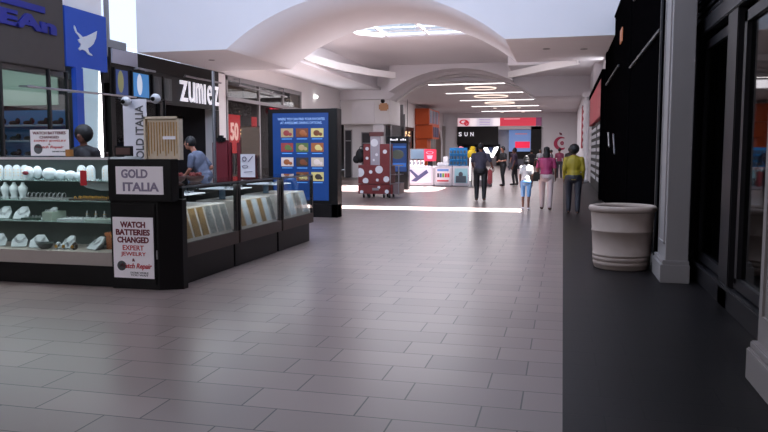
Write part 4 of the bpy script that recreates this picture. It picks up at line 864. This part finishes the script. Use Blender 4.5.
link('red_band', B(-5.2, -3.6, 81.85, 81.9, 2.0, 2.7), pm(230, 30, 70, 0.4, 0.9), t); link('mount', B(-5.9, -3.5, 82.0, 82.1, 0, 1.6), m_darkint, t)
link('ticker', B(-5.2, -3.9, 81.88, 81.9, 3.5, 3.62), pm(200, 130, 150, 0.4, 0.5), t)
t = thing('black_portal', 'black panel right of the video wall at the far end', 'panel', (-2.9, 80, 0)); link('panel', B(-3.4, -2.3, 79.7, 79.95, 0, 4.3), m_blackm, t); link('top_edge', B(-6.9, -2.3, 79.7, 79.95, 4.0, 4.35), m_plaster, t)
t = thing('crescent_logo', 'dark pink crescent shaped logo with a small mark on the cream end wall', 'logo', (-0.3, 79.9, 1.8))
pts = [( -0.25+0.98*math.cos(a), 2.45+0.98*math.sin(a)) for a in [math.radians(55+i*12.5) for i in range(21)]] ; inn = [(0.0+0.72*math.cos(a), 2.5+0.70*math.sin(a)) for a in [math.radians(300-i*11.5) for i in range(21)]]
sc_ = lambda L_: [(-0.3 + (a-(-0.3))*0.74, 2.5 + (b-2.5)*0.74) for a, b in L_]
link('crescent', prism(bmesh.new(), sc_(pts + inn), 'y', 79.95, 79.995), pm(150, 30, 66, 0.5, 0.15), t)
link('inner_hook', torus(bmesh.new(), (-0.12, 79.93, 2.5), 0.14, 0.07, 'y', 20, 6, (0.9, 1)), pm(150, 30, 66, 0.5, 0.15), t)
link('top_mark', prism(bmesh.new(), sc_([(-0.5, 4.05), (-0.15, 3.95), (-0.05, 3.65), (-0.4, 3.7)]), 'y', 79.92, 79.99), pm(110, 40, 60), t)

# ------------------------------------------------------------------ right side
# far pilaster, near pilaster
def pilaster(y0, y1, x0, x1, label, zt):
    t = thing('pilaster', label, 'pilaster', ((x0+x1)/2, (y0+y1)/2, 0))
    link('shaft', B(x0+0.06, x1, y0+0.03, y1-0.03, 0.24, zt, bev=0.006), m_pil, t)
    link('base', boxes([(x0, x1+0.02, y0, y1, 0, 0.22), (x0+0.02, x1+0.01, y0+0.01, y1-0.01, 0.22, 0.27)], bev=0.008), m_pil, t)
    link('raised_panel', boxes([(x0+0.045, x0+0.06, y0+0.15, y0+0.17, 0.45, zt-0.3), (x0+0.045, x0+0.06, y1-0.17, y1-0.15, 0.45, zt-0.3), (x0+0.045, x0+0.06, y0+0.15, y1-0.15, 0.45, 0.47)]), m_pil, t)
    return t
pilaster(9.0, 9.8, 1.15, 1.46, 'grey painted pilaster beside the big planter pot', 3.7)
pilaster(3.6, 5.3, 1.25, 1.72, 'nearest grey panelled pilaster at the right edge of the picture', 3.7)
# dark storefront
t = thing('dark_storefront', 'dark metal framed storefront windows between the two grey pilasters', 'shopfront', (1.65, 7.6, 0))
fr = [(1.58, 1.72, y, y+w_, 0, 3.0) for y, w_ in ((9.55, 0.22), (7.55, 0.42), (5.3, 0.25))]
fr += [(1.56, 1.74, 5.3, 9.9, 2.92, 3.10), (1.58, 1.72, 5.3, 9.9, 0.0, 0.22), (1.55, 1.60, 5.3, 9.9, 0.2, 0.24)]
link('frame', boxes(fr, bev=0.01), m_frame, t)
link('inner_frame', boxes([(1.62, 1.70, 9.35, 9.45, 0.3, 2.85), (1.62, 1.70, 8.05, 8.15, 0.3, 2.85), (1.62, 1.70, 8.05, 9.45, 2.75, 2.85), (1.62, 1.70, 8.05, 9.45, 0.25, 0.35), (1.62, 1.70, 7.35, 7.45, 0.3, 2.85), (1.62, 1.70, 5.6, 7.45, 2.75, 2.85), (1.62, 1.70, 5.6, 7.45, 0.25, 0.35)]), m_frame, t)
link('pane', B(1.66, 1.668, 5.5, 9.6, 0.22, 2.95), glass('tinted_glass', (0.35, 0.36, 0.37), 0.2), t)
link('louvre', boxes([(1.60, 1.72, 5.3, 9.9, 3.14+k*0.08, 3.18+k*0.08) for k in range(7)]), m_frame, t)
link('soffit_panel', B(1.72, 1.9, 5.0, 10.0, 2.9, 3.75), m_blackm, t)
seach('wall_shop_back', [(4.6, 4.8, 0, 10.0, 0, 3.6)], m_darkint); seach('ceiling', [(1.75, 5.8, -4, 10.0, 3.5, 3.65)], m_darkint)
t = thing('red_reflection', 'tall dim red panel imitating a reddish reflection in the dark storefront glass', 'poster', (2.1, 8.9, 0.4)); link('panel', B(2.25, 2.28, 8.55, 9.2, 0.9, 2.4), pm(120, 30, 40), t)  # panel behind the pane imitates a reddish reflection
link('lettering', text_bm('SALE', 1.2, 0.3, '-x', (2.24, 8.87, 1.7), 0.01, 0.02), pm(150, 110, 116), t) if False else link('stripes', boxes([(2.24, 2.25, 8.65, 9.1, z, z+0.06) for z in (1.2, 1.45, 1.7, 1.95, 2.15)]), pm(150, 120, 124), t)
t = thing('orange_reflection', 'dim orange board and cabinet imitating a reflection in the nearer dark window', 'display', (2.6, 6.9, 0)); link('cabinet', B(2.45, 2.9, 6.6, 7.5, 0.0, 1.2), pm(96, 90, 92), t); link('orange_board', B(2.5, 2.55, 6.8, 7.4, 1.3, 1.9), pm(150, 80, 40), t)  # orange board behind the pane imitates a reflection
tag(link('lamp_reflection', ball(bmesh.new(), (2.6, 7.2, 2.25), 0.035, (1, 2.2, 0.6)), m_spot, None, True), 'tiny glowing ball imitating a lamp reflected in the nearer dark window', 'lamp')  # glowing ball imitates a white light mirrored in the glass
# black portal shopfront with tall panels
t = thing('black_shopfront', 'tall black shopfront behind the planter pot', 'shopfront', (1.4, 17, 0))
link('wall_panel', B(1.275, 1.61, 10.0, 24.2, 0, 5.15), m_bk, t)
leach('frame_post', [(1.25, 1.275, 10.0, 10.35, 0, 5.1), (1.25, 1.275, 15.3, 18.2, 0, 5.1), (1.25, 1.275, 23.7, 24.2, 0, 5.1)], m_bk, t)
link('top_rail', B(1.25, 1.275, 10.0, 24.2, 5.1, 5.15), m_bk, t)
m_trim = mat('dull_metal_trim', rgb(58, 56, 58), 0.5, metal=0.3)
leach('transom', [(1.235, 1.275, 10.6, 15.2, 3.19, 3.23), (1.235, 1.275, 18.4, 23.6, 3.60, 3.65), (1.235, 1.275, 11.0, 14.8, 4.42, 4.45)], m_trim, t)
link('mullion', B(1.245, 1.275, 10.52, 10.57, 0, 5.1), m_trim, t); link('threshold', B(1.25, 1.275, 10.35, 15.3, 0, 0.10), m_trim, t)
t = thing('projecting_sign', 'tiny warm lit window sign high on the black shopfront', 'sign', (1.23, 17.4, 4.0)); link('plate', B(1.215, 1.235, 17.1, 17.7, 4.02, 4.32), pm(150, 90, 60, 0.5, 0.35), t); link('bracket', B(1.235, 1.25, 17.35, 17.45, 4.1, 4.2), m_grey2, t)
for i, y in enumerate((16.4, 15.2)):
    tag(link('slant_light_streak', tube(bmesh.new(), (1.25, 18.9+i*2.2, 1.5+i*0.2), (1.25, 19.5+i*2.2, 2.0+i*0.1), 0.022), m_grey2), ('nearer', 'farther')[i] + ' pale slanting bar imitating a thin light on the black shopfront', 'bar')  # metal bars imitating thin diagonal lights
# red signed shop beyond
t = thing('red_shop_sign', 'red fascia sign on the shop beyond the black shopfront', 'sign', (1.3, 30, 2.7)); link('panel', B(1.18, 1.34, 25.0, 35.8, 2.75, 4.0, bev=0.01), pm(150, 24, 40, 0.6), t); link('top_border', B(1.16, 1.34, 24.95, 36.0, 4.0, 4.2), m_bk, t)
struct('wall_pier', B(1.16, 1.40, 24.4, 24.93, 0, 4.2), m_bk)
t = thing('checkered_shopfront', 'black shopfront with rows of small lit square windows', 'shopfront', (1.4, 30, 0)); link('wall_panel', B(1.3, 1.68, 24.95, 36.0, 0, 2.72), m_blackm, t)
for r in range(8):
    link('square_window', boxes([(1.27, 1.3, y, y+4.0, 0.45+r*0.28, 0.59+r*0.28) for y in (25.2,)]), pm(150, 150, 156, 0.5, 0.12), t)
    link('square_window', B(1.27, 1.3, 30.6, 35.5, 0.45+r*0.28, 0.59+r*0.28), pm(150, 150, 156, 0.5, 0.12), t)
t = thing('white_bead_column', 'pale bumpy white column past the red shop sign', 'column', (1.1, 40, 0)); bm = bmesh.new(); lathe(bm, [(0.13 + 0.05*(i % 2), 0.18*i) for i in range(25)], (1.12, 38.5), 20); link('shaft', bm, m_wht, t, True); link('cap', B(0.9, 1.34, 38.2, 38.8, 4.32, 4.55, bev=0.03), m_wht, t)
t = thing('red_wall_banner', 'narrow red vertical banner on the far right wall', 'banner', (1.3, 52, 1)); link('cloth', B(1.2, 1.34, 50.0, 52.6, 1.8, 4.6), pm(150, 30, 50), t); link('rod', tube(bmesh.new(), (1.2, 49.9, 4.62), (1.2, 52.7, 4.62), 0.03), m_grey2, t)
# planter
pt = thing('planter_pot', 'large beige ribbed resin planter pot on the dark floor tiles', 'planter', (0.79, 10.1, 0))
link('pot', lathe(bmesh.new(), [(0.34, 0.0), (0.355, 0.02), (0.36, 0.055), (0.368, 0.06), (0.368, 0.10), (0.362, 0.105), (0.366, 0.115), (0.374, 0.12), (0.374, 0.16), (0.368, 0.165), (0.372, 0.18), (0.378, 0.185), (0.378, 0.205), (0.372, 0.21),
    (0.39, 0.50), (0.396, 0.505), (0.396, 0.52), (0.39, 0.525), (0.405, 0.74), (0.41, 0.76), (0.40, 0.77), (0.30, 0.70), (0.28, 0.68)], (0.79, 10.1), 56), m_planter, pt, True)
link('rim', torus(bmesh.new(), (0.79, 10.1, 0.80), 0.395, 0.045, 'z', 56, 12), m_planter, pt, True)
link('soil', tube(bmesh.new(), (0.79, 10.1, 0.68), (0.79, 10.1, 0.72), 0.37, seg=40), pm(40, 32, 28), pt)

# ------------------------------------------------------------------ people
def remeshed(name, bm, m, parent, voxel, rootoff):
    me = bpy.data.meshes.new('tmp'); bm.to_mesh(me); bm.free()
    o = bpy.data.objects.new('tmp', me); C.objects.link(o)
    r = o.modifiers.new('r', 'REMESH'); r.mode = 'VOXEL'; r.voxel_size = voxel
    s = o.modifiers.new('s', 'SMOOTH'); s.iterations = 3; s.factor = 0.5
    dg = bpy.context.evaluated_depsgraph_get(); dg.update()
    me2 = bpy.data.meshes.new_from_object(o.evaluated_get(dg)); bpy.data.objects.remove(o); bpy.data.meshes.remove(me)
    me2.name = name; me2.materials.clear(); me2.materials.append(m)
    for p in me2.polygons: p.use_smooth = True
    ob = bpy.data.objects.new(name, me2); C.objects.link(ob); ob.parent = parent
    return ob
def person(label, loc, rz, h, skin, shirt, pants, hair='short', female=False, shorts=False, sleeves='short', stride=0.12, arms=None, shoes=(25, 22, 24), bulk=1.0, lean=0.0, voxel=0.010):
    """faces +Y before rotation"""
    t = thing('person', label, 'person', loc)
    k = h/1.75; V_ = lambda x, y, z: Vector((x, y + lean*max(0, z-0.95), z))*k
    sw = (0.17 if female else 0.195)*bulk; hp = 0.102*bulk
    hipz, kz, az = 0.93, 0.50, 0.09
    L = {}
    for s, dy in ((-1, stride), (1, -stride)):
        L[s] = dict(hip=V_(s*hp, 0, hipz), knee=V_(s*hp*0.98, dy*0.55+0.04*(dy > 0), kz), ank=V_(s*hp*0.95, dy-0.04, az+0.01), toe=V_(s*hp*1.15, dy+0.12, 0.035))
    A = arms or {-1: ((-1.17*sw, -0.04, 1.14), (-1.18*sw, 0.05, 0.88)), 1: ((1.17*sw, -0.02, 1.14), (1.16*sw, 0.09, 0.88))}
    def torso(bm, g):
        b = bulk
        ball(bm, V_(0, 0.0, 1.30), k*(0.16*b+g), (1.05, 0.68, 1.15)); ball(bm, V_(0, 0, 1.12), k*(0.135*b+g), (1.0, 0.72, 1.1)); ball(bm, V_(0, -0.01, 0.97), k*(0.155*b+g), (1.05, 0.75, 0.8))
        capsule(bm, V_(0, 0, 1.455), V_(-sw*0.86, 0, 1.405), k*(0.055+g), k*(0.050+g)); capsule(bm, V_(0, 0, 1.455), V_(sw*0.86, 0, 1.405), k*(0.055+g), k*(0.050+g)); capsule(bm, V_(0, 0, 1.0), V_(0, 0, 1.38), k*(0.12*b+g), k*(0.10*b+g))
    bm = bmesh.new(); torso(bm, 0)
    capsule(bm, V_(0, 0, 1.43), V_(0, 0.015, 1.56), k*0.052, k*0.05)
    hc = V_(0, 0.03, 1.645)
    ball(bm, hc, k*0.098, (0.82, 0.98, 1.2)); ball(bm, hc + V_(0, 0.03, 0)*1 + Vector((0, 0, -0.06*k)), k*0.06, (0.85, 0.9, 0.9)); ball(bm, hc + Vector((0, 0.103*k, -0.012*k)), k*0.016, (0.8, 1.2, 1.4))
    for s in (-1, 1): ball(bm, hc + Vector((s*0.082*k, 0, -0.005*k)), k*0.022, (0.5, 0.8, 1.4))
    for s in (-1, 1):
        l = L[s]; capsule(bm, l['hip'], l['knee'], k*0.078*bulk, k*0.052*bulk); capsule(bm, l['knee'], l['ank'], k*0.052*bulk, k*0.035); ball(bm, l['knee']*0.62 + l['ank']*0.38 + Vector((0, -0.015*k, 0)), k*0.052*bulk, (0.95, 1, 1.7))
        capsule(bm, l['ank'] - Vector((0, 0.02*k, 0.04*k)), l['toe'], k*0.034, k*0.028)
        sh_ = V_(s*sw, 0, 1.42); e, w_ = V_(*A[s][0]), V_(*A[s][1])
        capsule(bm, sh_, e, k*0.046*bulk, k*0.036); capsule(bm, e, w_, k*0.037, k*0.025)
        d = (w_-e).normalized(); side = Vector((0, 1, 0)) if abs(d.y) < 0.8 else Vector((0, 0, 1)); side = (side - d*side.dot(d)).normalized(); th = d.cross(side)
        pc = w_ + d*0.05*k; ball(bm, pc, k*0.045, (0.5, 0.9, 1.0), rot=d.to_track_quat('Z', 'Y').to_matrix())
        for j, (o_, ln) in enumerate(((-0.03, 0.062), (-0.01, 0.075), (0.01, 0.07), (0.03, 0.052))):
            b0 = w_ + d*0.08*k + side*o_*k*-1; b1 = b0 + d*ln*0.5*k; b2 = b1 + (d*0.8 - th*s*0.45).normalized()*ln*0.5*k
            capsule(bm, b0, b1, 0.0095*k+.001, 0.009*k+.001, 8); capsule(bm, b1, b2, 0.009*k+.001, 0.008*k+.001, 8)
        b0 = w_ + d*0.03*k + side*0.035*k; b1 = b0 + (d*0.7+side*0.6)*0.035*k; capsule(bm, b0, b1, 0.011*k, 0.010*k, 8); capsule(bm, b1, b1+d*0.03*k, 0.010*k, 0.009*k, 8)
    remeshed('body', bm, skin, t, voxel*k, None)
    for s in (-1, 1): link_rel('eye', ball(bmesh.new(), hc + Vector((s*0.034*k, 0.088*k, 0.008*k)), k*0.010, seg=8), m_eye, t)
    link_rel('mouth', ball(bmesh.new(), hc + Vector((0, 0.095*k, -0.055*k)), k*0.018, (1.2, 0.3, 0.35), 8), m_dred, t)
    # shirt
    bm = bmesh.new(); torso(bm, 0.014)
    for s in (-1, 1):
        sh_ = V_(s*sw, 0, 1.42); e, w_ = V_(*A[s][0]), V_(*A[s][1])
        capsule(bm, V_(s*sw*0.97, 0, 1.405), e if sleeves != 'short' else sh_.lerp(e, 0.75), k*0.064*bulk, k*0.052*bulk)
        if sleeves == 'long': capsule(bm, e, e.lerp(w_, 0.9), k*0.050, k*0.038)
    tube(bm, V_(0, 0, 0.88), V_(0, 0, 1.1), k*0.162*bulk, k*0.144*bulk, 24)
    for v in bm.verts:
        if v.co.z < 1.2*k: v.co.y *= 0.93
    for v in bm.verts:
        pass
    remeshed('shirt', bm, shirt, t, 0.014*k, None)
    bm = bmesh.new()
    ball(bm, V_(0, -0.012, 0.94), k*0.172*bulk, (1.04, 0.86, 0.78))
    for s in (-1, 1):
        l = L[s]; capsule(bm, l['hip'], l['knee'], k*0.094*bulk, k*0.072*bulk)
        if not shorts: capsule(bm, l['knee'], l['ank'] + Vector((0, 0, 0.01)), k*0.072*bulk, k*0.056*bulk); ball(bm, l['knee']*0.62 + l['ank']*0.38, k*0.066*bulk, (0.95, 1, 1.9))
    remeshed('shorts' if shorts else 'trousers', bm, pants, t, 0.014*k, None)
    for s in (-1, 1):
        l = L[s]; bm = bmesh.new(); ball(bm, (l['ank']+l['toe'])/2 + Vector((0, 0, -0.01*k)), 0.05*k, (0.95, 2.5, 0.9)); ball(bm, l['ank'] + Vector((0, 0, -0.03*k)), 0.045*k, (1, 1.1, 1.3))
        for v in bm.verts: v.co.z = max(v.co.z, 0.003)
        link_rel('shoe', bm, pm(*shoes), t)
    # hair
    bm = bmesh.new()
    ball(bm, hc + Vector((0, -0.014*k, 0.018*k)), k*0.108, (0.86, 0.97, 1.15))
    for v in list(bm.verts):
        if v.co.y > hc.y + 0.055*k and v.co.z < hc.z + 0.06*k: v.co.y = hc.y + 0.055*k
        if hair == 'short' and v.co.z < hc.z - 0.05*k: v.co.z = hc.z - 0.05*k
    if hair == 'long':
        ball(bm, hc + Vector((0, -0.06*k, -0.09*k)), k*0.10, (1.0, 0.65, 1.5)); ball(bm, hc + Vector((0, -0.03*k, 0.07*k)), k*0.09, (1, 1, 0.8))
    if hair == 'bun': ball(bm, hc + Vector((0, -0.05*k, 0.10*k)), k*0.06); ball(bm, hc + Vector((0, -0.07*k, -0.06*k)), k*0.085, (1.1, 0.7, 1.1))
    if hair == 'afro': ball(bm, hc + Vector((0, -0.03*k, 0.03*k)), k*0.13, (1.05, 0.95, 1.05))
    link_rel('hair', bm, m_hair, t)
    t.rotation_euler = (0, 0, rz)
    return t, k, A, V_
def link_rel(name, bm, m, parent):
    me = bpy.data.meshes.new(name); bm.to_mesh(me); bm.free(); me.materials.append(m)
    for p in me.polygons: p.use_smooth = True
    o = bpy.data.objects.new(name, me); C.objects.link(o); o.parent = parent; return o
m_print = mat('dark_print_shirt', rgb(62, 60, 76), 0.8, var=0.5, scale=14)
person('man in dark patterned shirt and black trousers standing with back turned', (-2.52, 22.9, 0), 0.1, 1.80, m_skin, m_print, pm(26, 24, 28), 'short', bulk=1.15, stride=0.03,
       arms={-1: ((-0.27, -0.02, 1.16), (-0.20, 0.16, 1.02)), 1: ((0.31, -0.02, 1.18), (0.35, 0.05, 1.06))})
t = thing('floral_bag', 'red floral shopping bag hanging from the standing man\'s right hand', 'bag', (-2.15, 22.9, 0.54))
link('bag', B(-2.29, -2.16, 22.85, 23.1, 0.54, 1.0, bev=0.03), mat('floral_print', rgb(170, 70, 72), 0.7, var=0.6, scale=16), t); link('handle', torus(bmesh.new(), (-2.17, 22.97, 1.0), 0.07, 0.01, 'y', 20, 6, (1, 1.2)), m_cart, t)
person('girl in white top and light blue shorts walking away', (-0.93, 19.35, 0), 0.0, 1.42, m_skin, mat('white_top', rgb(208, 200, 196), 0.8), pm(104, 146, 190), 'bun', True, True, 'short', 0.10, shoes=(220, 215, 218), bulk=0.95, voxel=0.009)
person('woman in magenta top and pale trousers walking away', (-0.42, 19.75, 0), 0.0, 1.66, m_skin, pm(150, 46, 90), pm(190, 168, 166), 'long', True, False, 'short', 0.11, shoes=(60, 24, 32), bulk=1.12,
       arms={-1: ((-0.25, -0.04, 1.15), (-0.22, 0.12, 1.0)), 1: ((0.25, -0.02, 1.14), (0.25, 0.12, 0.92))})
t = thing('shoulder_bag', 'black shoulder bag at the left side of the woman in magenta', 'bag', (-0.72, 19.62, 0.75))
link('bag', B(-0.84, -0.58, 19.48, 19.62, 0.78, 1.02, bev=0.04), m_blackm, t); link('strap', torus(bmesh.new(), (-0.68, 19.56, 1.12), 0.13, 0.012, 'y', 24, 6, (0.6, 1.9)), m_blackm, t)
person('woman in long sleeved yellow top and dark trousers walking away', (0.27, 18.7, 0), 0.0, 1.70, m_skin, pm(150, 130, 26), pm(40, 38, 46), 'afro', True, False, 'long', 0.09, shoes=(40, 36, 38), bulk=1.15,
       arms={-1: ((-0.235, -0.03, 1.15), (-0.24, 0.08, 0.90)), 1: ((0.235, -0.02, 1.14), (0.24, 0.10, 0.90))})
person('man in black facing the corridor, left of the two men talking', (-2.62, 33.0, 0), 2.2, 1.78, m_skin2, pm(24, 22, 26), pm(22, 22, 26), 'short', stride=0.05, arms={-1: ((-0.26, 0.02, 1.15), (-0.08, 0.20, 1.12)), 1: ((0.26, 0.02, 1.15), (0.08, 0.22, 1.10))})
person('man in dark purple shirt standing behind the man in black', (-2.15, 34.0, 0), 1.4, 1.72, m_skin, pm(64, 50, 70), pm(32, 30, 36), 'short', stride=0.06)
# walkers and sitters in the far hall
far = [((-1.9, 46, 0), (50, 46, 54), (40, 38, 42), 'person in dark clothes in the far hall left of the girl'), ((-1.55, 52, 0), (150, 150, 158), (50, 50, 56), 'person in light grey top deep in the far hall'),
       ((-0.2, 44, 0), (170, 80, 110), (70, 70, 80), 'person in dusty pink top in the far hall between the two women'), ((-0.75, 50, 0), (90, 84, 92), (60, 56, 60), 'person in grey deep in the far hall behind the woman in magenta'),
       ((-3.6, 55, 0), (60, 40, 60), (40, 40, 46), 'person in plum top near the video wall'), ((0.35, 40, 0), (70, 60, 66), (40, 40, 44), 'person in dark grey ahead of the woman in yellow')]
for i, (p, s_, pa, lb) in enumerate(far): person(lb, p, (0.2, 3.0, 0.1, 1.5, 2.6, 0)[i], 1.68 + 0.04*(i % 3), m_skin if i % 2 else m_skin2, pm(*s_), pm(*pa), ('short', 'long', 'short')[i % 3], voxel=0.014)
# low planters and seats in the far hall
def bench(x, y, label, c):
    t = thing('lounge_seat', label, 'seat', (x, y, 0)); link('seat', B(x-0.9, x+0.9, y-0.4, y+0.4, 0.12, 0.45, bev=0.06), pm(*c), t); link('backrest', B(x-0.9, x+0.9, y+0.25, y+0.45, 0.45, 0.95, bev=0.06), pm(*c), t)
    for sx_ in (-0.8, 0.8): link('leg', B(x+sx_-0.04, x+sx_+0.04, y-0.3, y+0.3, 0, 0.12), m_black, t)
bench(-3.6, 62, 'dark grey lounge seat in front of the video wall', (70, 70, 80)); bench(-1.2, 64, 'pale grey lounge seat in front of the cream end wall', (140, 138, 146))
# vendor leaning in the kiosk, dark-haired person, mannequin
person('vendor in grey blue shirt leaning over the kiosk counter', (-6.62, 12.6, 0), PI*0.52, 1.82, m_skin2, mat('vendor_shirt', rgb(96, 102, 122), 0.8, var=0.3, scale=12), pm(40, 40, 48), 'short', bulk=1.1, stride=0.1, lean=0.42,
       arms={-1: ((-0.24, 0.12, 1.18), (-0.12, 0.30, 1.08)), 1: ((0.24, -0.10, 1.20), (0.20, 0.18, 1.05))})
person('person with dark hair and dark jacket behind the jewellery kiosk', (-7.45, 10.1, 0), PI, 1.93, m_skin, pm(30, 28, 34), pm(26, 26, 30), 'afro', stride=0.03, sleeves='long')
t, _, _, _ = person('headless white mannequin', (-13.6, 28.9, 0.55), -PI/2, 1.70, m_wht, pm(96, 140, 196), pm(60, 60, 70), 'short', shorts=True, stride=0.05, shoes=(200, 200, 200))
t.name = 'mannequin'; t['category'] = 'mannequin'; t['label'] = 'white mannequin in a light blue shirt and shorts in the shop window'
for ch in list(t.children):
    if ch.name.startswith(('hair', 'eye', 'mouth')): bpy.data.objects.remove(ch)
t = thing('window_plinth', 'low pale plinth under the blue shirted mannequin', 'plinth', (-13.6, 28.9, 0)); link('block', B(-14.0, -13.2, 28.3, 29.6, 0, 0.55, bev=0.01), pm(150, 130, 120), t); link('kick', B(-14.02, -13.18, 28.28, 29.62, 0, 0.06), m_black, t)
